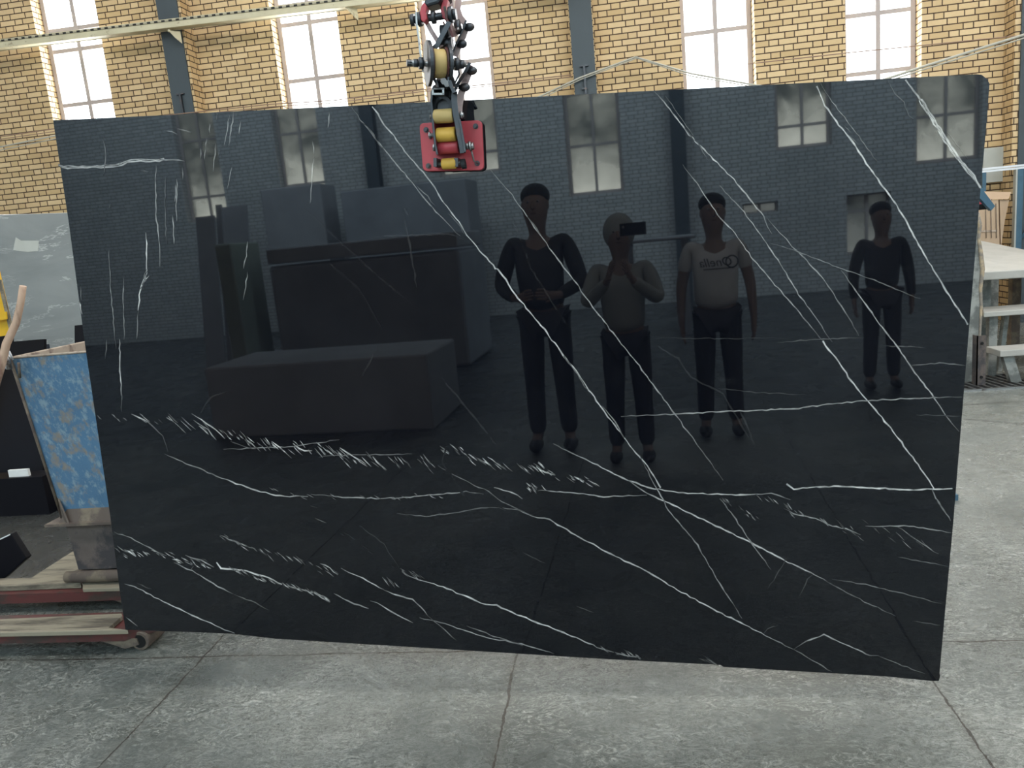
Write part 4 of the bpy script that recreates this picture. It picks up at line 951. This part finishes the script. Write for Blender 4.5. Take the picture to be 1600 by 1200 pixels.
tag(MB().bb((p0_.x, 4.45, p1_.z), (p1_.x, 4.47, p0_.z)).build('gap_light_plate', 'white', origin=(p0_.x, 4.5, p1_.z)), 'small white plate standing in for daylight through the gap at the rack foot', 'block')  # white plate added for daylight showing through a gap
tb = at(-40, 760, 4.3); te = at(60, 735, 4.6)
tag(MB().bb((p0_.x - .9, 4.42, 0), (p1_.x + .12, 4.49 + .09, p1_.z)).build('timber_beam', 'black_stone', origin=(p0_.x, 4.5, 0)), 'timber beam on the floor left of the hopper, blackened for the shade there', 'timber')  # beam coloured near black to carry the shade of this corner
# yellow machine post at the far left edge
YM = thing('hoist_post', 'yellow steel machine post leaning in at the left picture edge', 'machine', tuple(at(-20, 700, 5.0)))
m = MB(); P = [at(0, 438, 4.9), at(19, 522, 4.9), at(10, 524, 4.9), at(-14, 528, 4.9), at(-40, 440, 4.9), at(-40, 395, 4.9), at(-10, 395, 4.9)]; m.prism(P, (0, .02, 0)); part(m, 'post_web', 'yellowpaint', YM)
part(MB().prism([at(0, 437, 4.88), at(20, 523, 4.88), at(16, 524, 4.88), at(-4, 438, 4.88)], (0, .015, 0)), 'post_flange', 'plank', YM)
part(MB().prism([at(-12, 490, 4.86), at(9, 487, 4.86), at(10, 499, 4.86), at(-12, 502, 4.86)], (0, .012, 0)), 'cross_bracket', 'yellowpaint', YM)
part(MB().bb(tuple(at(-60, 528, 4.9)), tuple(at(-30, 700, 5.05))), 'post_foot', 'yellowpaint', YM)

# ---------------------------------------------------------------- right: stone table, steps, railing, box, grate
def slabpoly(poly, th): return MB().prism(poly, (0, 0, -th))
tz = .83
TB = thing('stone_table', 'pale dusty stone slab table beyond the right edge of the black slab', 'table', (3.6, 7.5, 0))
n1, n2 = at(1533, 425, 6.85), at(1610, 420, 6.85); f1_, f2_ = at(1533, 376, 9.15), at(1610, 392, 8.7)
vs = [at(1450, 431, 6.85), n2 + (n2 - n1) * 2, f2_ + (f2_ - f1_) * 2, f1_ - (f2_ - f1_) * .2]
th = n1.z - at(1533, 438, 6.85).z
part(MB().prism(vs, (0, 0, -th)), 'table_slab', 'stone_top', TB, bevel=.008)
for px, y_ in ((1537, 7.15), (1585, 8.1), (1640, 7.3)):
    g = at(px, 470, y_); part(MB().bb((g.x - .04, y_ - .04, 0), (g.x + .04, y_ + .04, n1.z - th + .0)), 'table_leg', 'stone_rough' if px < 1550 else 'flange', TB)


def step(name, label, near, far, yN, yF, legs, thpx):
    a, b = at(*near[0], yN), at(*near[1], yN); t_ = thing(name, label, 'step bench', ((a.x + b.x) / 2, (yN + yF) / 2, 0), 'low stone topped steps by the table')
    z = a.z; t2 = (at(*near[0], yN).z - at(near[0][0], near[0][1] + thpx, yN).z); xr = b.x + .8
    part(MB().prism([Vector((a.x, yN, z)), Vector((xr, yN, z)), Vector((xr, yF, z)), Vector((at(*far, yF).x, yF, z))], (0, 0, -t2)), 'step_board', 'stone_top', t_, bevel=.006)
    for (px0, px1, lean, y_) in legs:
        g0 = at(px0, near[0][1] + thpx, y_); w = (at(px1, 500, y_).x - at(px0, 500, y_).x)
        part(MB().prism([Vector((g0.x, y_, z - t2)), Vector((g0.x + w, y_, z - t2)), Vector((g0.x + w + lean, y_, 0)), Vector((g0.x + lean, y_, 0))], (0, .06, 0)), 'step_leg', 'stone_rough', t_)
    return t_
step('step_bench', 'upper stone step just below the table edge', ((1537, 488), (1600, 484)), (1534, 474), 6.72, 7.05, ((1546, 1559, 0, 6.8), (1571, 1578, -.05, 7.0)), 8)
step('step_bench', 'lowest stone step on angled leg above the floor grate', ((1563, 548), (1600, 544)), (1541, 531), 6.45, 6.68, ((1567, 1584, .07, 6.5),), 10)
# rough slab standing behind the black slab's right edge
rq = [(1450, 330), (1528, 332), (1531, 352), (1529, 372), (1532, 392), (1535, 420), (1532, 450), (1533, 480), (1531, 520), (1529, 560), (1527, 592), (1440, 598)]
P = [at(x, y, 6.62) for x, y in rq]; zmin = min(p.z for p in P); P = [Vector((p.x, 6.62, max(p.z, 0.0) if p.z > .06 else 0.0)) for p in P]
o = MB().prism(P, (0, .035, 0)).build('upright_slab', 'stone_rough', origin=P[-1]); tag(o, 'rough edged grey slab standing upright against the stone table', 'stone slab')
part(MB().tube([P[i] + Vector((.0, -.002, 0)) for i in range(1, 11)], [.010, .016, .012, .016, .018, .013, .011, .010, .009, .008], 7), 'broken_edge', 'stone_edge', o)
a, b = at(1527, 525, 6.45), at(1540, 590, 6.45)
t_ = thing('steel_post', 'short rusty steel angle post standing on the floor grate', 'post', (a.x, 6.45, 0))
part(MB().bb((a.x, 6.45, .012), (b.x, 6.458, a.z)).bb((a.x, 6.45, .012), (a.x + .008, 6.53, a.z)), 'angle_post', 'dirt_steel', t_)
for z in (a.z - .06, .08): part(MB().cyl(((a.x + b.x) / 2, 6.449, z), ((a.x + b.x) / 2, 6.44, z), .012, 8), 'rivet', 'hole', t_)
tag(MB().box(at(1547, 586, 6.55) + Vector((-.06, .22, -.02)), (.20, .06, .05), Matrix.Rotation(-.7, 3, 'Z')).build('steel_offcut', 'steel', origin=at(1550, 580, 6.55)), 'short dark channel offcut lying on the grate', 'steel offcut')
GR = thing('floor_grate', 'dark steel floor grate at the right beyond the slab', 'grate', (3.2, 6.5, 0))
gl_, gr_ = flr(1508, 611), flr(1640, 607); gy0, gy1 = gl_.y, flr(1520, 590).y
part(MB().bb((gl_.x - .7, gy0, 0), (gr_.x, gy1, .006)), 'pit_dark', 'hole', GR)  # black sheet laid on the floor for the dark below the grate
m = MB()
m.bb((gl_.x - .7, gy0 - .03, 0), (gr_.x, gy0, .014)); m.bb((gl_.x - .7, gy1, 0), (gr_.x, gy1 + .03, .014)); part(m, 'grate_frame', 'bright_steel', GR)
nb = int((gr_.x - gl_.x + .7) / .062)
for i in range(nb): part(MB().prism([Vector((gl_.x - .68 + i * .062, gy1, .007)), Vector((gl_.x - .66 + i * .062, gy1, .007)), Vector((gl_.x - .60 + i * .062, gy0, .007)), Vector((gl_.x - .62 + i * .062, gy0, .007))], (0, 0, .008)), 'grate_bar', 'bright_steel', GR)

RL = thing('railing', 'blue steel railing with a white top rail at the right edge', 'railing', (5.0, 9.64, 0))
ra, rb = at(1534, 263, 9.64), at(1660, 262, 9.64)
rh = ra.z - at(1534, 270, 9.64).z
part(MB().bb((ra.x - .5, 9.61, ra.z - rh * .45), (rb.x, 9.67, ra.z)), 'top_rail', 'rail_white', RL)
part(MB().bb((ra.x - .5, 9.615, ra.z - rh), (rb.x, 9.665, ra.z - rh * .55)), 'top_rail', 'rail_white', RL)
for x0, x1 in ((1534, 1540), (1588, 1598), (1645, 1655)):
    A_, B_ = at(x0, 270, 9.64), at(x1, 270, 9.64); part(MB().bb((A_.x, 9.62, 0), (B_.x, 9.66, ra.z - rh)), 'rail_post', 'rail_blue', RL)
part(MB().bb((at(1585.5, 270, 9.64).x, 9.61, 0), (at(1588, 270, 9.64).x, 9.67, ra.z - rh)), 'post_strip', 'panel', RL)
part(MB().tube([at(1590, 378, 9.64), at(1630, 330, 9.64)], .02, 6), 'brace', 'rail_blue', RL)
BX = thing('cardboard_box', 'tall brown cardboard box with creased flaps behind the stone table', 'box', tuple(at(1550, 400, 8.9)))
part(MB().prism([at(1490, 316, 9.3), at(1560, 312, 9.3), at(1562, 388, 9.3), at(1490, 393, 9.3)], (0, .22, 0)), 'box_body', 'cardboard', BX)
part(MB().prism([at(1562, 312, 9.31), at(1577, 312, 9.34), at(1570, 345, 9.34), at(1564, 388, 9.31)], (0, .2, 0)), 'box_side', 'cardboard', BX)
part(MB().prism([at(1490, 315, 9.29), at(1532, 312, 9.29), at(1576, 311, 9.29), at(1580, 300, 9.45), at(1533, 299, 9.45), at(1490, 302, 9.45)], (0, .005, 0)), 'flap', 'cardboard', BX)
for x0 in (1540, 1548, 1556): part(MB().tube([at(x0, 318, 9.29), at(x0 + 1, 372, 9.29)], .004, 5), 'crease', 'flange', BX)
part(MB().prism([at(1490, 361, 9.292), at(1558, 359, 9.292), at(1558, 362, 9.292), at(1490, 364, 9.292)], (0, -.002, 0)), 'tape', 'inside', BX)
bs = thing('box_stand', 'stack of pale stone tiles under the cardboard box', 'stack', (at(1520, 400, 8.9).x, 8.8, 0))
zb_ = at(1540, 390, 9.3).z
part(MB().bb((at(1490, 390, 9.3).x, 9.3, 0), (at(1562, 390, 9.3).x, 9.52, zb_ - .002)), 'support', 'stone_rough', bs)
bar = MB().prism([at(1528, 296, 4.0), at(1533, 293, 4.0), at(1555, 322, 4.0), at(1549, 329, 4.0), at(1524, 302, 4.0)], (0, .03, 0))
BR = thing('clamp_arm', 'dark blue steel arm poking out past the right edge of the slab', 'steel arm', tuple(at(1530, 310, 4.0)))
part(bar, 'arm_bar', 'rail_blue', BR)
part(MB().bb(tuple(at(1500, 322, 4.05)), tuple(at(1539, 327, 4.12))), 'arm_bracket', 'hole', BR); part(MB().bb(tuple(at(1500, 317, 4.08)), tuple(at(1536, 320, 4.12))), 'arm_stripe', 'red', BR)
ps = at(1500, 322, 4.1); part(MB().bb((ps.x - .25, 4.06, 0), (ps.x - .2, 4.11, ps.z)).bb((ps.x - .25, 4.06, ps.z - .03), (ps.x + .02, 4.11, ps.z)).bb((ps.x - .4, 3.95, 0), (ps.x - .05, 4.25, .03)), 'arm_stand', 'rail_blue', BR)

# ---------------------------------------------------------------- behind the camera (seen mirrored in the slab)
def block(name, label, a, b, mat, cat='stone block', group=None, bev=.02):
    o = MB().bb(a, b).build(name, mat, origin=((a[0] + b[0]) / 2, (a[1] + b[1]) / 2, a[2]), bevel=bev); return tag(o, label, cat, group)
L_, R_ = mir(335, 680, -1.45), mir(680, 676, -1.45); zt = mir(560, 560, -1.45).z
block('stone_block', 'low pale grey stone block mirrored in the lower left of the slab', (L_.x, -2.35, 0), (R_.x, -1.45, zt), 'block_grey')
L_, R_ = mir(424, 450, -4.6), mir(724, 450, -4.6); zt = mir(600, 372, -4.6).z
block('stone_block', 'large dark quarry block mirrored in the middle left of the slab', (L_.x, -5.9, 0), (R_.x, -4.6, zt - .22), 'block_dark', bev=.04)
block('stone_block', 'flat pale block on top of the large dark one in the reflection', (L_.x + .02, -5.8, zt - .19), (R_.x, -4.55, zt), 'block_grey')
L_, R_ = mir(345, 450, -4.2), mir(424, 450, -4.4)
block('stone_block', 'greenish block mirrored between the upright slabs and the dark block', (L_.x, -4.9, .0), (R_.x - .35, -4.2, mir(380, 378, -4.2).z), 'block_green')
for i, (xa, xb, yt, Y, lab) in enumerate(((292, 322, 338, -5.0, 'leftmost upright narrow slab mirrored at the left of the slab'), (327, 336, 318, -5.1, 'thin upright slab between the two wider mirrored ones'), (338, 378, 322, -6.2, 'upright slab leaning nearest the green block in the reflection'))):
    A_, B_ = mir(xa, 400, Y), mir(xb, 400, Y); zt = mir(xa, yt, Y).z
    tag(MB().prism([Vector((A_.x, Y, 0)), Vector((B_.x, Y, 0)), Vector((B_.x, Y - .35, zt)), Vector((A_.x, Y - .35, zt))], (0, -.03, 0)).build('upright_slab', 'block_grey', origin=(A_.x, Y, 0)), lab, 'stone slab', 'upright slabs behind the photographer')
A_, B_ = mir(405, 290, -9.2), mir(500, 290, -9.2)
block('stone_block', 'grey block by the rear wall under the barred window in the reflection', (A_.x, -9.9, 0), (B_.x, -9.2, mir(450, 292, -9.2).z), 'block_grey')
A_, B_ = mir(508, 310, -9.0), mir(730, 310, -9.0)
block('stone_block', 'long grey block by the rear wall left of the mirrored people', (A_.x + .3, -9.9, 0), (B_.x, -9.0, mir(600, 292, -9.0).z), 'block_dark')
A_, B_ = mir(1000, 365, -6.0), mir(1050, 365, -6.0)
block('work_bench', 'pale bench top mirrored between the hooded head and the light shirt', (A_.x - .3, -6.6, mir(1020, 372, -6.0).z - .05), (B_.x + .3, -6.0, mir(1020, 372, -6.0).z), 'block_grey', 'bench')
wb = bpy.data.objects['work_bench']
part(MB().bb((A_.x - .2, -6.5, 0), (A_.x - .12, -6.1, mir(1020, 372, -6.0).z - .05)).bb((B_.x + .12, -6.5, 0), (B_.x + .2, -6.1, mir(1020, 372, -6.0).z - .05)), 'bench_leg', 'block_dark', wb)
for x in (-5.3, 0.6, 6.6):
    t = thing('rear_column', {-10.9: 'dark steel column at the left end of the rear wall', -5.3: 'dark steel column on the rear wall between barred and hidden window', .6: 'dark steel column on the rear wall right of the four pane window', 6.6: 'dark steel column on the rear wall beside the rightmost mirrored window'}[x], 'column', (x, BACK_Y + .12, 0), 'steel columns along the rear wall')
    part(MB().bb((x - .13, BACK_Y + .01, 0), (x + .13, BACK_Y + .03, CEIL_Z)).bb((x - .01, BACK_Y + .03, 0), (x + .01, BACK_Y + .2, CEIL_Z)).bb((x - .13, BACK_Y + .2, 0), (x + .13, BACK_Y + .22, CEIL_Z)), 'column_shaft', 'column', t)


# ---------------------------------------------------------------- people (seen only in the polished face)
def skin_mesh(name, nodes, edges, mat, parent, root=0, sub=2):
    me = bpy.data.meshes.new(name); me.from_pydata([n[0] for n in nodes], edges, []); me.materials.append(MAT[mat])
    o = bpy.data.objects.new(name, me); COL.objects.link(o); o.parent = parent
    s = o.modifiers.new('skin', 'SKIN'); s.use_smooth_shade = True; s.branch_smoothing = .3
    for i, n in enumerate(nodes):
        r = n[1] if isinstance(n[1], tuple) else (n[1], n[1]); me.skin_vertices[0].data[i].radius = r
    me.skin_vertices[0].data[root].use_root = True
    u = o.modifiers.new('sub', 'SUBSURF'); u.levels = sub; u.render_levels = sub
    return o


def person(name_label, loc, h, face, top_mat, arms, shirt_len=.50, short=False, logo=False, hood=False):
    """standing figure facing +y (towards the slab); arms: 'raised' or 'down' """
    P = thing('person', name_label, 'person', loc); P.rotation_euler.z = face; k = h / 1.75
    J = {}
    nodes = []; edges = []
    def nd(key, x, y, z, r): nodes.append(((x * k, y * k, z * k), r if isinstance(r, tuple) else r * k)); J[key] = len(nodes) - 1; return J[key]
    def ed(*ks):
        for a, b in zip(ks, ks[1:]): edges.append((J[a], J[b]))
    nd('pel', 0, 0, .93, (.13 * k, .10 * k)); nd('bel', 0, .01, 1.06, (.125 * k, .095 * k)); nd('che', 0, .0, 1.25, (.15 * k, .105 * k)); nd('nek0', 0, -.01, 1.42, .07); nd('nek', 0, .0, 1.47, .056)
    nd('jaw', 0, .018, 1.54, (.078 * k, .088 * k)); nd('hed', 0, .004, 1.63, (.100 * k, .115 * k)); nd('crn', 0, .0, 1.71, (.074 * k, .086 * k)); ed('pel', 'bel', 'che', 'nek0', 'nek', 'jaw', 'hed', 'crn')
    for s, c in ((-1, 'L'), (1, 'R')):
        nd('hip' + c, s * .09, 0, .88, .085); nd('kne' + c, s * .10, .015, .48, .058); nd('ank' + c, s * .11, -.01, .09, .04); nd('toe' + c, s * .125, .14, .035, .032)
        ed('pel', 'hip' + c, 'kne' + c, 'ank' + c, 'toe' + c)
        nd('sho' + c, s * .175, -.01, 1.415, .052)
        if arms == 'raised': e, w, ha = (s * .25, .10, 1.17), (s * .085, .30, 1.33), (s * .065, .335, 1.38)
        elif arms == 'front': e, w, ha = (s * .27, .03, 1.12), (s * .14, .25, 1.06), (s * .09, .29, 1.07)
        else: e, w, ha = (s * .245, -.02, 1.11), (s * .255, .04, .87), (s * .25, .055, .80)
        nd('elb' + c, *e, .042); nd('wri' + c, *w, .027); nd('pal' + c, *ha, (.034 * k, .018 * k)); ed('che', 'sho' + c, 'elb' + c, 'wri' + c, 'pal' + c)
        d = (Vector(ha) - Vector(w)).normalized(); side = Vector((1, 0, 0)) if arms == 'down' else Vector((0, 0, 1)); side = Vector((0, 1, 0)) if arms == 'down' else side
        for i in range(4):
            off = side * ((i - 1.5) * .019); ln = (.062, .075, .07, .055)[i]; b0 = Vector(ha) + d * .035 + off; b1 = b0 + d * ln * .5; b2 = b1 + d * ln * .35 + Vector((-s * .012, 0, 0))
            nd('f%d%s' % (i, c), *b0, .0095); nd('g%d%s' % (i, c), *b1, .0088); nd('h%d%s' % (i, c), *b2, .0075); ed('pal' + c, 'f%d%s' % (i, c), 'g%d%s' % (i, c), 'h%d%s' % (i, c))
        t0 = Vector(ha) + side * -.035 + d * .0; t1 = t0 + d * .035 + side * -.012; nd('t0' + c, *t0, .011); nd('t1' + c, *t1, .009); ed('pal' + c, 't0' + c, 't1' + c)
    body = skin_mesh('body', nodes, edges, 'skin', P)
    def k3(x, y, z): return Vector((x * k, y * k, z * k))
    def loc_part(mb, nm, mat): o = mb.build(nm, mat, origin=(0, 0, 0)); o.parent = P; o.location = (0, 0, 0); return o
    fm = MB()
    loc_part(MB().tube([k3(0, .098, 1.65), k3(0, .122, 1.615), k3(0, .10, 1.605)], [.008 * k, .015 * k, .01 * k], 8), 'nose', 'skin')
    for s in (-1, 1):
        loc_part(MB().ball(k3(s * .032, .088, 1.652), .010 * k), 'eye', 'block_grey'); loc_part(MB().ball(k3(s * .032, .097, 1.652), .005 * k), 'pupil', 'hair')
        loc_part(MB().ball(k3(s * .082, .0, 1.63), .028 * k, 12, 8, (.35, .7, 1.1)), 'ear', 'skin')
    loc_part(MB().ball(k3(0, .092, 1.578), .02 * k, 12, 8, (1.1, .5, .28)), 'mouth', 'darkred')
    if hood: loc_part(MB().ball(k3(0, -.02, 1.65), .118 * k, 24, 14, (.95, 1.0, 1.12)), 'hood', top_mat)
    else: loc_part(MB().ball(k3(0, -.035, 1.69), .105 * k, 24, 14, (.92, .98, .80)), 'hair', 'hair')
    # clothes: same skeleton, a little fuller
    def sub_skel(keys, grow, nm, mat, root, extra=None):
        idx = {kk: i for i, kk in enumerate(keys)}; nn = []
        for kk in keys:
            p, r = nodes[J[kk]]; r = r if isinstance(r, tuple) else (r, r); g = grow.get(kk, .014) * k; nn.append([p, (r[0] + g, r[1] + g)])
        if extra: extra(nn, idx)
        ee = [(idx[a], idx[b]) for a, b in [(ka, kb) for ka in keys for kb in keys if (J[ka], J[kb]) in edges]]
        return skin_mesh(nm, nn, ee, mat, P, idx[root])
    if short:
        def ex(nn, idx):
            for c in 'LR':
                a, b = Vector(nodes[J['sho' + c]][0]), Vector(nodes[J['elb' + c]][0]); nn[idx['elb' + c]][0] = tuple(a.lerp(b, .7))
        sub_skel(['pel', 'bel', 'che', 'nek0', 'shoL', 'elbL', 'shoR', 'elbR'], {'pel': .05, 'bel': .055, 'che': .03, 'nek0': .006}, 'shirt', top_mat, 'che', ex)
    else:
        sub_skel(['pel', 'bel', 'che', 'nek0', 'shoL', 'elbL', 'wriL', 'shoR', 'elbR', 'wriR'], {'pel': .04, 'bel': .045, 'che': .035, 'nek0': .012, 'wriL': .012, 'wriR': .012}, 'jacket', top_mat, 'che')
    sub_skel(['pel', 'hipL', 'kneL', 'ankL', 'hipR', 'kneR', 'ankR'], {'pel': .012, 'ankL': .022, 'ankR': .022}, 'trousers', 'trousers', 'pel')
    for s in (-1, 1): loc_part(MB().ball(k3(s * .118, .06, .045), .05 * k, 16, 10, (.95, 2.6, .88)), 'shoe', 'shoe')
    if logo:
        yv = .168 * k
        cu = bpy.data.curves.new('shirt_print', 'FONT'); cu.body = 'Onella'; cu.size = .085 * k; cu.extrude = .001; cu.align_x = 'CENTER'; cu.shear = .25
        cu.materials.append(MAT['print']); tmp = bpy.data.objects.new('shirt_print', cu); COL.objects.link(tmp); bpy.context.view_layer.update(); tm = bpy.data.meshes.new_from_object(tmp); bpy.data.objects.remove(tmp); t = bpy.data.objects.new('shirt_print', tm); COL.objects.link(t); t.parent = P
        t.location = (0, yv, 1.26 * k); t.rotation_euler = (R90, 0, math.pi)
        loc_part(MB().bb((-.09 * k, yv - .001, 1.238 * k), (.12 * k, yv + .001, 1.245 * k)), 'print_underline', 'print')
        loc_part(MB().ring((.105 * k, yv, 1.285 * k), (0, 1, 0), .045 * k, .036 * k, .003, 28), 'print_emblem', 'print')
    return P


h1 = mir(833, 287, -.75); person('person in a dark jacket mirrored left of centre, arms raised', (h1.x, -.75, 0), 1.83, 0, 'jacket', 'front')
person('person in a grey hood taking the photograph, mirrored near the centre', (-.10, -.40, 0), 1.57, 0, 'hoodie', 'raised', hood=True)
h3 = mir(1112, 300, -.95); person('person in a light printed shirt mirrored right of centre', (h3.x, -.95, 0), 1.66, 0, 'tshirt', 'down', short=True, logo=True)
h4 = mir(1377, 333, -2.2); person('person in dark clothes mirrored before the low bright window at right', (h4.x, -2.2, 0), max(1.5, h4.z + .02), 0, 'jacket', 'down')
ph = thing('mobile_phone', 'black mobile phone held up in the mirrored photographer\'s hands', 'phone', (0.0, -.03, 1.49))
part(MB().bb((-.075, -.034, 1.455), (.075, -.026, 1.527)), 'phone_body', 'phone', ph, bevel=.003)
part(MB().cyl((-.055, -.026, 1.505), (-.055, -.024, 1.505), .007, 16), 'phone_lens', 'bright_steel', ph)
